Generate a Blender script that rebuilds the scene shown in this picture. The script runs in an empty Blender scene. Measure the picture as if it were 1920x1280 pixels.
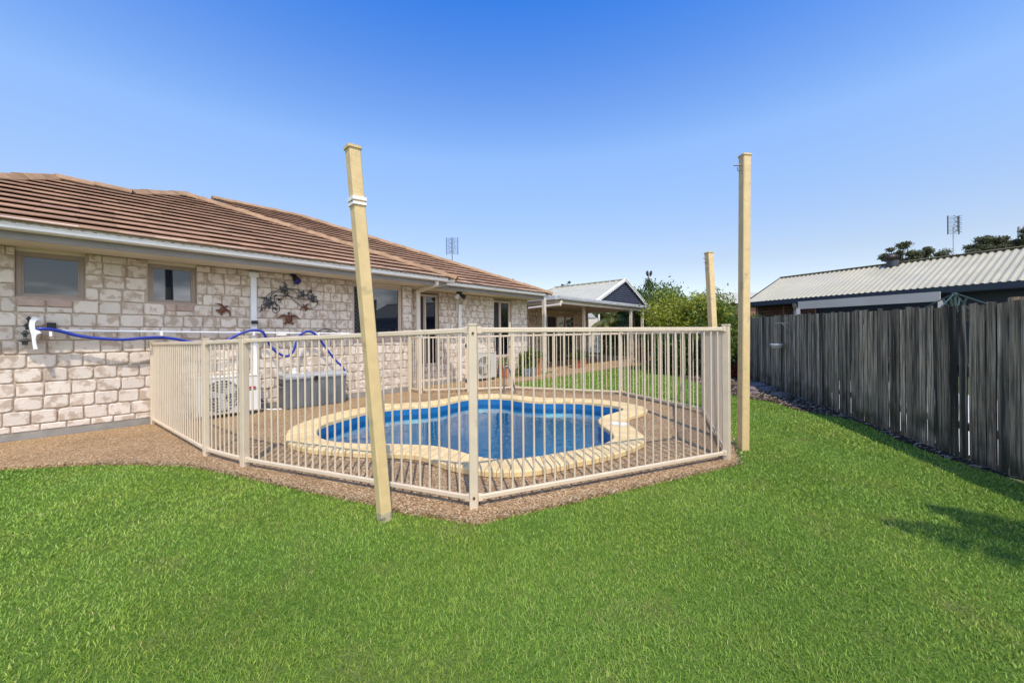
import bpy, bmesh, math, random
import numpy as np
from mathutils import Vector, Matrix, noise
random.seed(7); RNG = np.random.default_rng(7)
D = bpy.data; S = bpy.context.scene; COL = S.collection
# ------------------------------------------------------------------ camera
H = 1.2; FPX = 720.0; TH = math.atan(.0075)
Fv = Vector((-.682, .7315, 0)).normalized(); R0 = Vector((Fv.y, -Fv.x, 0)); Zv = Vector((0, 0, 1))
Rv = R0*math.cos(TH) - Zv*math.sin(TH); Uv = Zv*math.cos(TH) + R0*math.sin(TH)
cd = D.cameras.new('camera'); cam = D.objects.new('camera', cd); COL.objects.link(cam)
cam.matrix_world = Matrix(((Rv.x, Uv.x, -Fv.x, 0), (Rv.y, Uv.y, -Fv.y, 0), (Rv.z, Uv.z, -Fv.z, H), (0, 0, 0, 1)))
cd.sensor_width = 36; cd.lens = 13.5; cd.shift_y = -11/1920; cd.clip_start = .05; cd.clip_end = 2000
S.camera = cam
S.render.resolution_x = 1024; S.render.resolution_y = 682
# ------------------------------------------------------------------ sky and sun
SUN = Vector((.81*math.cos(math.radians(58)), -.587*math.cos(math.radians(58)), math.sin(math.radians(58)))).normalized()
W = D.worlds.new("World"); S.world = W; W.use_nodes = True
nt = W.node_tree; N = nt.nodes; Lk = nt.links
for n in list(N): N.remove(n)
wo = N.new('ShaderNodeOutputWorld'); bg = N.new('ShaderNodeBackground'); sk = N.new('ShaderNodeTexSky')
sk.sky_type = 'NISHITA'; sk.sun_disc = False; sk.sun_elevation = math.radians(58)
sk.sun_rotation = math.atan2(SUN.x, SUN.y); sk.air_density = 1.0; sk.dust_density = .35; sk.ozone_density = 2.2; sk.altitude = 0
hs = N.new('ShaderNodeHueSaturation'); hs.inputs['Saturation'].default_value = 1.12; hs.inputs['Hue'].default_value = .512
hs.inputs['Value'].default_value = 2.08
tc = N.new('ShaderNodeTexCoord'); mp = N.new('ShaderNodeMapping'); mp.inputs['Scale'].default_value = (1.3, 1.3, 4.5)
cn = N.new('ShaderNodeTexNoise'); cn.inputs['Scale'].default_value = 2.1; cn.inputs['Detail'].default_value = 8; cn.inputs['Roughness'].default_value = .55
cr = N.new('ShaderNodeValToRGB'); cr.color_ramp.elements[0].position = .46; cr.color_ramp.elements[1].position = .60
sx = N.new('ShaderNodeSeparateXYZ'); mr = N.new('ShaderNodeMapRange')     # cloud bank stands in the eastern sky
mr.inputs['From Min'].default_value = .3; mr.inputs['From Max'].default_value = .6; mr.inputs['To Min'].default_value = 0; mr.inputs['To Max'].default_value = 1
mu = N.new('ShaderNodeMath'); mu.operation = 'MULTIPLY'; mx = N.new('ShaderNodeMixRGB'); mx.inputs['Color2'].default_value = (22, 22.5, 23.5, 1)
Lk.new(tc.outputs['Generated'], mp.inputs[0]); Lk.new(mp.outputs[0], cn.inputs['Vector']); Lk.new(cn.outputs[0], cr.inputs[0])
Lk.new(tc.outputs['Generated'], sx.inputs[0]); Lk.new(sx.outputs[0], mr.inputs[0]); Lk.new(mr.outputs[0], mu.inputs[0]); Lk.new(cr.outputs[0], mu.inputs[1])
tr = N.new('ShaderNodeValToRGB'); tr.color_ramp.elements[0].position = .02; tr.color_ramp.elements[0].color = (.60, .52, .50, 1)
tr.color_ramp.elements[1].position = .68; tr.color_ramp.elements[1].color = (.46, .76, 1, 1)
for p_, c_ in ((.17, (.72, .60, .52)), (.41, (.97, .97, .88))):
    e_ = tr.color_ramp.elements.new(p_); e_.color = (*c_, 1)
mt = N.new('ShaderNodeMixRGB'); mt.blend_type = 'MULTIPLY'; mt.inputs['Fac'].default_value = 1
Lk.new(sx.outputs[2], tr.inputs[0]); Lk.new(sk.outputs[0], mt.inputs['Color1']); Lk.new(tr.outputs[0], mt.inputs['Color2'])
Lk.new(mt.outputs[0], hs.inputs['Color']); Lk.new(hs.outputs[0], mx.inputs['Color1']); Lk.new(mu.outputs[0], mx.inputs['Fac'])
Lk.new(mx.outputs[0], bg.inputs[0]); bg.inputs[1].default_value = .15; Lk.new(bg.outputs[0], wo.inputs[0])
sl = D.lights.new('sun', 'SUN'); sl.energy = 4.0; sl.angle = math.radians(.5); sl.color = (1, .915, .79)
so = D.objects.new('sun', sl); COL.objects.link(so); so.rotation_euler = SUN.to_track_quat('Z', 'Y').to_euler(); so.location = (8, -8, 14)
S.view_settings.view_transform = 'Standard'; S.view_settings.look = 'None'; S.view_settings.exposure = 0; S.view_settings.gamma = 1
S.cycles.max_bounces = 8; S.cycles.transparent_max_bounces = 12

# ------------------------------------------------------------------ measuring: a photo pixel turned into a real point
def ray(u, v): return Fv + Rv*((u-960)/FPX) + Uv*((629-v)/FPX)
def hit(u, v, n, d):
    r = ray(u, v); n = Vector(n); t = (d - n.z*H)/n.dot(r); return Vector((0, 0, H)) + r*t
def g(u, v, z=0.): return hit(u, v, (0, 0, 1), z)
def onx(u, v, x): return hit(u, v, (1, 0, 0), x)
def ony(u, v, y): return hit(u, v, (0, 1, 0), y)

# ------------------------------------------------------------------ materials
def ns(m): return m.node_tree.nodes, m.node_tree.links
def base(name, rough=.6, spec=.5, metal=0):
    m = D.materials.new(name); m.use_nodes = True; b = m.node_tree.nodes['Principled BSDF']
    b.inputs['Roughness'].default_value = rough; b.inputs['Metallic'].default_value = metal; b.inputs['Specular IOR Level'].default_value = spec
    return m, b
def mat(name, c1, c2=None, scale=4, rough=.6, rnd=0, bump=0, bscale=60, spec=.4, metal=0, detail=5, lo=.35, hi=.65, stretch=None, c3=None, s3=1.5, lo3=.55, hi3=.75, bdist=.01):
    """noise blend of two colours, optional per-piece tone (attribute rnd), optional third blotch colour, optional bump"""
    m, b = base(name, rough, spec, metal); n, l = ns(m)
    tc = n.new('ShaderNodeTexCoord'); vec = tc.outputs['Object']
    if stretch:
        mp = n.new('ShaderNodeMapping'); mp.inputs['Scale'].default_value = stretch; l.new(vec, mp.inputs[0]); vec = mp.outputs[0]
    if rnd:      # each piece cuts its own bit of the pattern
        a0 = n.new('ShaderNodeAttribute'); a0.attribute_name = 'rnd'; va = n.new('ShaderNodeVectorMath'); va.operation = 'MULTIPLY_ADD'
        va.inputs[1].default_value = (31, 47, 23); l.new(a0.outputs['Fac'], va.inputs[0]); l.new(vec, va.inputs[2]); vec = va.outputs[0]
    c2 = c2 or tuple(x*.86 for x in c1)
    t = n.new('ShaderNodeTexNoise'); t.inputs['Scale'].default_value = scale; t.inputs['Detail'].default_value = detail; l.new(vec, t.inputs['Vector'])
    r = n.new('ShaderNodeValToRGB'); e = r.color_ramp.elements; e[0].position = lo; e[1].position = hi
    e[0].color = (*c1, 1); e[1].color = (*c2, 1); l.new(t.outputs[0], r.inputs[0]); out = r.outputs[0]
    if c3:
        t3 = n.new('ShaderNodeTexNoise'); t3.inputs['Scale'].default_value = s3; t3.inputs['Detail'].default_value = 4; l.new(vec, t3.inputs['Vector'])
        m3 = n.new('ShaderNodeMapRange'); m3.inputs['From Min'].default_value = lo3; m3.inputs['From Max'].default_value = hi3; l.new(t3.outputs[0], m3.inputs[0])
        x3 = n.new('ShaderNodeMixRGB'); x3.inputs['Color2'].default_value = (*c3, 1); l.new(m3.outputs[0], x3.inputs['Fac']); l.new(out, x3.inputs['Color1']); out = x3.outputs[0]
    if rnd:
        a = n.new('ShaderNodeAttribute'); a.attribute_name = 'rnd'
        mr = n.new('ShaderNodeMapRange'); mr.inputs['To Min'].default_value = 1-rnd; mr.inputs['To Max'].default_value = 1+rnd; l.new(a.outputs['Fac'], mr.inputs[0])
        h = n.new('ShaderNodeHueSaturation'); l.new(out, h.inputs['Color']); l.new(mr.outputs[0], h.inputs['Value']); out = h.outputs[0]
    l.new(out, b.inputs['Base Color'])
    if bump:
        tb = n.new('ShaderNodeTexNoise'); tb.inputs['Scale'].default_value = bscale; tb.inputs['Detail'].default_value = 6; l.new(vec, tb.inputs['Vector'])
        bp = n.new('ShaderNodeBump'); bp.inputs['Strength'].default_value = bump; bp.inputs['Distance'].default_value = bdist
        l.new(tb.outputs[0], bp.inputs['Height']); l.new(bp.outputs[0], b.inputs['Normal'])
    return m
M = {}
M['brick'] = mat('tumbled_brick', (.66, .57, .485), (.47, .37, .285), 9, .9, .09, 1, 40, .15, detail=3, lo=.48, hi=.56, c3=(.68, .60, .51), s3=6, lo3=.52, hi3=.62, bdist=.006)
M['brick_red'] = mat('sill_brick', (.52, .38, .31), (.40, .29, .24), 7, .9, .12, .9, 45, .15, bdist=.006)
M['mortar'] = mat('mortar', (.50, .405, .31), (.44, .35, .27), 12, .95, 0, .8, 80, .1)
M['plinth'] = mat('cement_plinth', (.34, .31, .27), (.25, .23, .20), 5, .95, 0, .6, 50, .1)
M['tile'] = mat('roof_tile', (.385, .23, .138), (.30, .175, .105), 3.5, .85, .14, .5, 60, .2, c3=(.25, .15, .11), s3=.9, lo3=.58, hi3=.72)
M['cap'] = mat('ridge_tile', (.36, .225, .13), (.28, .17, .095), 6, .85, .1, .5, 60, .2)
M['mortar_dark'] = mat('ridge_bedding', (.22, .18, .15), None, 9, .95)
M['white_metal'] = mat('white_gutter', (.86, .82, .77), (.80, .76, .71), 3, .4, 0)
M['slot'] = mat('slot_dark', (.06, .06, .065), None, 3, .8)
M['fascia'] = mat('fascia_grey', (.27, .25, .235), (.245, .225, .21), 3, .6)
M['soffit'] = mat('soffit_cream', (.74, .65, .52), (.69, .61, .49), 2, .7)
M['frame'] = mat('window_frame_bronze', (.34, .265, .21), (.31, .24, .19), 3, .45)
M['frame_light'] = mat('window_frame_tan', (.58, .47, .38), (.54, .43, .35), 3, .45)
M['cream_metal'] = mat('pool_fence_paint', (.66, .54, .385), (.61, .50, .355), 9, .42, .04, 0, c3=(.50, .41, .32), s3=14, lo3=.66, hi3=.74)
M['cream_pipe'] = mat('cream_paint', (.66, .58, .47), (.61, .53, .43), 4, .5)
M['sail'] = mat('sail_post_paint', (.70, .515, .25), (.63, .46, .22), 12, .55, .02, .15, 160, .35, c3=(.40, .32, .16), s3=8, lo3=.60, hi3=.74)
M['coping'] = mat('coping_paver', (.76, .57, .29), (.67, .48, .23), 6, .85, .08, .5, 90, .2, c3=(.62, .48, .30), s3=11, lo3=.58, hi3=.72, bdist=.004)
M['wood'] = mat('weathered_paling', (.68, .54, .37), (.23, .175, .115), 9, .95, .34, 1, 22, .1, stretch=(6, 6, .30), c3=(.06, .055, .045), s3=1.3, lo3=.50, hi3=.66, lo=.36, hi=.62, detail=9, bdist=.02)
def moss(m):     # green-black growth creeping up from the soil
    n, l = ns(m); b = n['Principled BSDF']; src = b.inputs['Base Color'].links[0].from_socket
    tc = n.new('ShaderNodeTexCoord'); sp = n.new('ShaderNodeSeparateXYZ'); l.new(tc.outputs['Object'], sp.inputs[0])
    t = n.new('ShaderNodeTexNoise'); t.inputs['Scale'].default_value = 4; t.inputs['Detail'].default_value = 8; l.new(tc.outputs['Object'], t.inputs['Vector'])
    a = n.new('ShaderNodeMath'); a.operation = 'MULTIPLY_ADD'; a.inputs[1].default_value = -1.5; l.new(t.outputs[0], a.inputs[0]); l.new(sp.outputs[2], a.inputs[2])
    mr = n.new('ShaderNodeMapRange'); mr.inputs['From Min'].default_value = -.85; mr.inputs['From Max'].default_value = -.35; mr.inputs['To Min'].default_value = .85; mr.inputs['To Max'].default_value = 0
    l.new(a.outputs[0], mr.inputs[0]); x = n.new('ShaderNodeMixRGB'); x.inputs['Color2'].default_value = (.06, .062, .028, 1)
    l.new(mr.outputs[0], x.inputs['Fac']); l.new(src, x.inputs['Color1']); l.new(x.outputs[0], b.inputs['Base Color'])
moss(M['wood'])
M['edge_shade'] = mat('painted_joint_shade', (.045, .042, .038), (.02, .02, .02), 9, .95)  # shade between palings, put into the colour of their side faces
M['soil'] = mat('garden_soil', (.075, .05, .038), (.035, .025, .02), 14, .95, 0, 1, 30, .1, bdist=.03)
M['ground'] = mat('bare_ground', (.10, .12, .045), (.075, .09, .035), 1.5, .95, 0, .5, 30, .1)
M['pale_ground'] = mat('pale_concrete', (.62, .58, .50), (.5, .47, .41), 1.5, .9)
M['black'] = mat('black_plastic', (.015, .015, .018), None, 4, .4)
M['dark_grey'] = mat('dark_grey', (.05, .055, .06), None, 4, .6)
M['lamp_blue'] = mat('blue_lens', (.012, .02, .19), (.01, .015, .14), 9, .2)
M['hose'] = mat('blue_hose', (.012, .035, .33), (.01, .03, .26), 9, .35)
M['white'] = mat('white_plastic', (.80, .80, .80), (.74, .74, .74), 6, .4)
M['offwhite'] = mat('offwhite_metal', (.72, .71, .66), (.66, .65, .60), 3, .4)
M['beige_ac'] = mat('beige_metal', (.55, .54, .46), (.5, .49, .42), 3, .5)
M['boxgrey'] = mat('storage_box_grey', (.155, .165, .17), (.12, .13, .135), 4, .6, 0, .3, 40)
M['lidgrey'] = mat('storage_lid_grey', (.36, .37, .38), (.31, .32, .33), 4, .55)
M['steel'] = mat('grey_steel', (.30, .31, .33), (.22, .22, .23), 8, .35, metal=.7)
M['rust'] = mat('rusty_brown_metal', (.17, .065, .035), (.07, .032, .02), 22, .55, 0, .3, 60, metal=.35)
M['iron'] = mat('dark_iron', (.035, .03, .028), (.06, .045, .035), 22, .5, metal=.4)
M['pewter'] = mat('grey_pewter', (.07, .072, .078), (.045, .045, .048), 20, .45, metal=.4)
M['red'] = mat('red_print', (.42, .03, .04), None, 4, .5)
M['terra'] = mat('terracotta', (.50, .17, .075), (.40, .13, .06), 8, .85)
M['terra_dark'] = mat('dark_terracotta', (.24, .07, .045), (.17, .05, .035), 8, .8)
M['zinc'] = mat('cream_corrugated', (.42, .385, .275), (.36, .33, .235), 1.2, .55, 0, c3=(.40, .37, .30), s3=.6, lo3=.52, hi3=.78, stretch=(1, 1, 1))
M['zincg'] = mat('patio_roof_sheet', (.48, .455, .35), (.44, .415, .32), 1.5, .5)
M['navy'] = mat('navy_slats', (.045, .05, .075), (.035, .04, .06), 3, .6)
M['navy_gutter'] = mat('navy_gutter', (.018, .02, .045), (.012, .03, .035), 4, .5)
M['timber_brown'] = mat('brown_louvre', (.30, .15, .085), (.2, .10, .06), 6, .7, .2)
M['grey_beam'] = mat('grey_beam', (.40, .39, .36), (.36, .35, .32), 2, .5)
M['patio_grey'] = mat('patio_gutter', (.50, .50, .49), (.44, .44, .43), 2, .5)
M['patio_ceiling'] = mat('patio_ceiling', (.50, .42, .36), (.45, .38, .33), 2, .7)
M['green_metal'] = mat('green_hoist_paint', (.035, .065, .055), (.03, .055, .045), 5, .45)
M['bark'] = mat('bark', (.13, .10, .075), (.07, .055, .04), 8, .95, 0, .8, 25)
M['rock'] = mat('bed_rock', (.30, .23, .20), (.16, .12, .11), 7, .9, .1, .8, 18)
M['glazed'] = mat('glazed_pot', (.22, .27, .28), (.16, .2, .21), 5, .2)
M['antenna'] = mat('antenna_alu', (.16, .24, .40), (.13, .2, .34), 5, .4, metal=.3)
M['shell'] = mat('pool_fibreglass', (.013, .215, .42), (.011, .18, .36), 2, .3)
M['band'] = mat('waterline_band', (.012, .15, .36), (.010, .12, .30), 6, .25)
M['shell_edge'] = mat('pool_lip', (.02, .25, .48), (.016, .22, .43), 3, .25)
M['foot'] = mat('stained_paint', (.46, .38, .24), (.16, .14, .11), 22, .8, lo=.45, hi=.6)
M['wire'] = mat('wire', (.10, .10, .10), None, 4, .5)
M['cord'] = mat('cord', (.55, .52, .47), None, 4, .8)

def m_leaf(name, c1, c2, c3, trans=.35, rough=.45):
    m, b = base(name, rough, .35); n, l = ns(m)
    a = n.new('ShaderNodeAttribute'); a.attribute_name = 'rnd'
    r = n.new('ShaderNodeValToRGB'); e = r.color_ramp.elements; e[0].color = (*c1, 1); e[1].color = (*c3, 1); e[1].position = 1
    x = e.new(.55); x.color = (*c2, 1)
    l.new(a.outputs['Fac'], r.inputs[0]); l.new(r.outputs[0], b.inputs['Base Color'])
    tr = n.new('ShaderNodeBsdfTranslucent'); mxs = n.new('ShaderNodeMixShader'); mxs.inputs[0].default_value = trans
    l.new(r.outputs[0], tr.inputs[0]); l.new(b.outputs[0], mxs.inputs[1]); l.new(tr.outputs[0], mxs.inputs[2])
    l.new(mxs.outputs[0], n['Material Output'].inputs[0]); return m
M['leaf_dark'] = m_leaf('leaf_dark', (.022, .045, .012), (.06, .115, .022), (.17, .24, .05))
M['leaf_mid'] = m_leaf('leaf_mid', (.04, .075, .012), (.14, .21, .03), (.33, .38, .06))
M['leaf_lime'] = m_leaf('leaf_lime', (.07, .10, .012), (.32, .35, .035), (.58, .54, .08))
M['leaf_gum'] = m_leaf('leaf_gum', (.06, .07, .035), (.14, .15, .07), (.27, .26, .14))
M['leaf_palm'] = m_leaf('leaf_palm', (.05, .07, .015), (.22, .22, .05), (.42, .38, .10))
M['leaf_red'] = m_leaf('leaf_red', (.16, .03, .015), (.28, .06, .03), (.36, .12, .05))
M['leaf_dry'] = m_leaf('leaf_dry', (.18, .14, .09), (.30, .22, .13), (.42, .33, .2), 0)

def m_grass():
    m, b = base('grass_blades', .5, .3); n, l = ns(m)
    a = n.new('ShaderNodeAttribute'); a.attribute_name = 'rnd'
    r = n.new('ShaderNodeValToRGB'); e = r.color_ramp.elements
    e[0].color = (.085, .165, .020, 1); e[0].position = 0; e[1].color = (.40, .38, .16, 1); e[1].position = 1
    for p, c in ((.3, (.195, .345, .045)), (.6, (.30, .47, .075)), (.9, (.42, .56, .13)), (.965, (.48, .47, .20))):
        x = e.new(p); x.color = (*c, 1)
    l.new(a.outputs['Fac'], r.inputs[0])
    g_ = n.new('ShaderNodeNewGeometry'); t = n.new('ShaderNodeTexNoise'); t.inputs['Scale'].default_value = 1.1; t.inputs['Detail'].default_value = 6
    l.new(g_.outputs['Position'], t.inputs['Vector'])
    mr = n.new('ShaderNodeMapRange'); mr.inputs['From Min'].default_value = .3; mr.inputs['From Max'].default_value = .7; mr.inputs['To Min'].default_value = 0; mr.inputs['To Max'].default_value = 1
    l.new(t.outputs[0], mr.inputs[0])
    x1 = n.new('ShaderNodeMixRGB'); x1.blend_type = 'MULTIPLY'; x1.inputs['Color2'].default_value = (1.25, 1.02, .9, 1)
    l.new(mr.outputs[0], x1.inputs['Fac']); l.new(r.outputs[0], x1.inputs['Color1']); l.new(x1.outputs[0], b.inputs['Base Color'])
    tr = n.new('ShaderNodeBsdfTranslucent'); mxs = n.new('ShaderNodeMixShader'); mxs.inputs[0].default_value = .3
    l.new(x1.outputs[0], tr.inputs[0]); l.new(b.outputs[0], mxs.inputs[1]); l.new(tr.outputs[0], mxs.inputs[2])
    l.new(mxs.outputs[0], n['Material Output'].inputs[0]); return m
M['grass'] = m_grass()
M['lawn'] = mat('lawn_base', (.09, .17, .025), (.14, .20, .035), 26, .95, 0, .9, 90, .1, c3=(.17, .17, .06), s3=2.2, lo3=.55, hi3=.8, bdist=.02)

def m_aggregate():
    m, b = base('exposed_aggregate', .8, .3); n, l = ns(m)
    tc = n.new('ShaderNodeTexCoord'); v = n.new('ShaderNodeTexVoronoi'); v.inputs['Scale'].default_value = 92
    l.new(tc.outputs['Object'], v.inputs['Vector'])
    sp = n.new('ShaderNodeSeparateColor'); l.new(v.outputs['Color'], sp.inputs[0])
    r = n.new('ShaderNodeValToRGB'); e = r.color_ramp.elements; r.color_ramp.interpolation = 'CONSTANT'
    e[0].color = (.20, .11, .045, 1); e[1].color = (.70, .53, .32, 1); e[1].position = .84
    for p, c in ((.2, (.34, .195, .085)), (.45, (.46, .285, .135)), (.68, (.55, .37, .19))):
        x = e.new(p); x.color = (*c, 1)
    l.new(sp.outputs[0], r.inputs[0])
    v2 = n.new('ShaderNodeTexVoronoi'); v2.feature = 'DISTANCE_TO_EDGE'; v2.inputs['Scale'].default_value = 92; l.new(tc.outputs['Object'], v2.inputs['Vector'])
    mr = n.new('ShaderNodeMapRange'); mr.inputs['From Max'].default_value = .12; l.new(v2.outputs[0], mr.inputs[0])
    x1 = n.new('ShaderNodeMixRGB'); x1.inputs['Color1'].default_value = (.27, .17, .085, 1); l.new(mr.outputs[0], x1.inputs['Fac']); l.new(r.outputs[0], x1.inputs['Color2'])
    t = n.new('ShaderNodeTexNoise'); t.inputs['Scale'].default_value = 1.4; t.inputs['Detail'].default_value = 6; l.new(tc.outputs['Object'], t.inputs['Vector'])
    m2 = n.new('ShaderNodeMapRange'); m2.inputs['From Min'].default_value = .5; m2.inputs['From Max'].default_value = .78; m2.inputs['To Max'].default_value = .6; l.new(t.outputs[0], m2.inputs[0])
    x2 = n.new('ShaderNodeMixRGB'); x2.blend_type = 'MULTIPLY'; x2.inputs['Color2'].default_value = (.55, .5, .48, 1)
    l.new(m2.outputs[0], x2.inputs['Fac']); l.new(x1.outputs[0], x2.inputs['Color1']); l.new(x2.outputs[0], b.inputs['Base Color'])
    bp = n.new('ShaderNodeBump'); bp.inputs['Strength'].default_value = .8; bp.inputs['Distance'].default_value = .004
    l.new(mr.outputs[0], bp.inputs['Height']); l.new(bp.outputs[0], b.inputs['Normal']); return m
M['agg'] = m_aggregate()
def m_glass(name, c, wav=.0):
    m, b = base(name, .02, 1.0); b.inputs['Base Color'].default_value = (*c, 1); b.inputs['IOR'].default_value = 1.52
    return m
M['glass'] = m_glass('tinted_glass', (.012, .016, .028))
M['glass_dark'] = m_glass('dark_glass', (.004, .005, .012))
def m_screen():
    m, b = base('security_screen', .5, .3); n, l = ns(m)
    tc = n.new('ShaderNodeTexCoord'); mp = n.new('ShaderNodeMapping'); mp.inputs['Rotation'].default_value = (math.radians(45), 0, 0)
    sp = n.new('ShaderNodeSeparateXYZ'); l.new(tc.outputs['Object'], mp.inputs[0]); l.new(mp.outputs[0], sp.inputs[0])
    outs = []
    for k in (1, 2):
        a = n.new('ShaderNodeMath'); a.operation = 'MULTIPLY'; a.inputs[1].default_value = 17; l.new(sp.outputs[k], a.inputs[0])
        f = n.new('ShaderNodeMath'); f.operation = 'FRACT'; l.new(a.outputs[0], f.inputs[0])
        c = n.new('ShaderNodeMath'); c.operation = 'LESS_THAN'; c.inputs[1].default_value = .17; l.new(f.outputs[0], c.inputs[0]); outs.append(c)
    mm = n.new('ShaderNodeMath'); mm.operation = 'MAXIMUM'; l.new(outs[0].outputs[0], mm.inputs[0]); l.new(outs[1].outputs[0], mm.inputs[1])
    x = n.new('ShaderNodeMixRGB'); x.inputs['Color1'].default_value = (.006, .006, .015, 1); x.inputs['Color2'].default_value = (.09, .08, .08, 1)
    l.new(mm.outputs[0], x.inputs['Fac']); l.new(x.outputs[0], b.inputs['Base Color']); return m
M['screen'] = m_screen()
def m_water():
    m = D.materials.new('pool_water'); m.use_nodes = True; n, l = ns(m)
    n.remove(n['Principled BSDF'])
    tr = n.new('ShaderNodeBsdfTransparent'); tr.inputs[0].default_value = (.50, .96, .98, 1)
    gl = n.new('ShaderNodeBsdfGlossy'); gl.inputs['Roughness'].default_value = .015; gl.inputs[0].default_value = (1, 1, 1, 1)
    fr = n.new('ShaderNodeFresnel'); fr.inputs[0].default_value = 1.38; mx = n.new('ShaderNodeMixShader')
    tc = n.new('ShaderNodeTexCoord'); t1 = n.new('ShaderNodeTexNoise'); t1.inputs['Scale'].default_value = 9; t1.inputs['Detail'].default_value = 2.5
    t2 = n.new('ShaderNodeTexNoise'); t2.inputs['Scale'].default_value = 1.1; t2.inputs['Detail'].default_value = 1
    l.new(tc.outputs['Object'], t1.inputs['Vector']); l.new(tc.outputs['Object'], t2.inputs['Vector'])
    sp = n.new('ShaderNodeSeparateXYZ'); l.new(tc.outputs['Object'], sp.inputs[0])
    mr = n.new('ShaderNodeMapRange'); mr.inputs['From Min'].default_value = -4.6; mr.inputs['From Max'].default_value = -2.6
    mr.inputs['To Min'].default_value = .05; mr.inputs['To Max'].default_value = .9; l.new(sp.outputs[0], mr.inputs[0])
    ma = n.new('ShaderNodeMath'); ma.operation = 'MULTIPLY'; l.new(t1.outputs[0], ma.inputs[0]); l.new(mr.outputs[0], ma.inputs[1])
    ad = n.new('ShaderNodeMath'); ad.operation = 'ADD'; l.new(ma.outputs[0], ad.inputs[0]); l.new(t2.outputs[0], ad.inputs[1])
    bp = n.new('ShaderNodeBump'); bp.inputs['Strength'].default_value = .6; bp.inputs['Distance'].default_value = .02
    l.new(ad.outputs[0], bp.inputs['Height']); l.new(bp.outputs[0], gl.inputs['Normal']); l.new(bp.outputs[0], fr.inputs['Normal'])
    l.new(fr.outputs[0], mx.inputs[0]); l.new(tr.outputs[0], mx.inputs[1]); l.new(gl.outputs[0], mx.inputs[2])
    l.new(mx.outputs[0], n['Material Output'].inputs[0]); return m
M['water'] = m_water()

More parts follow.
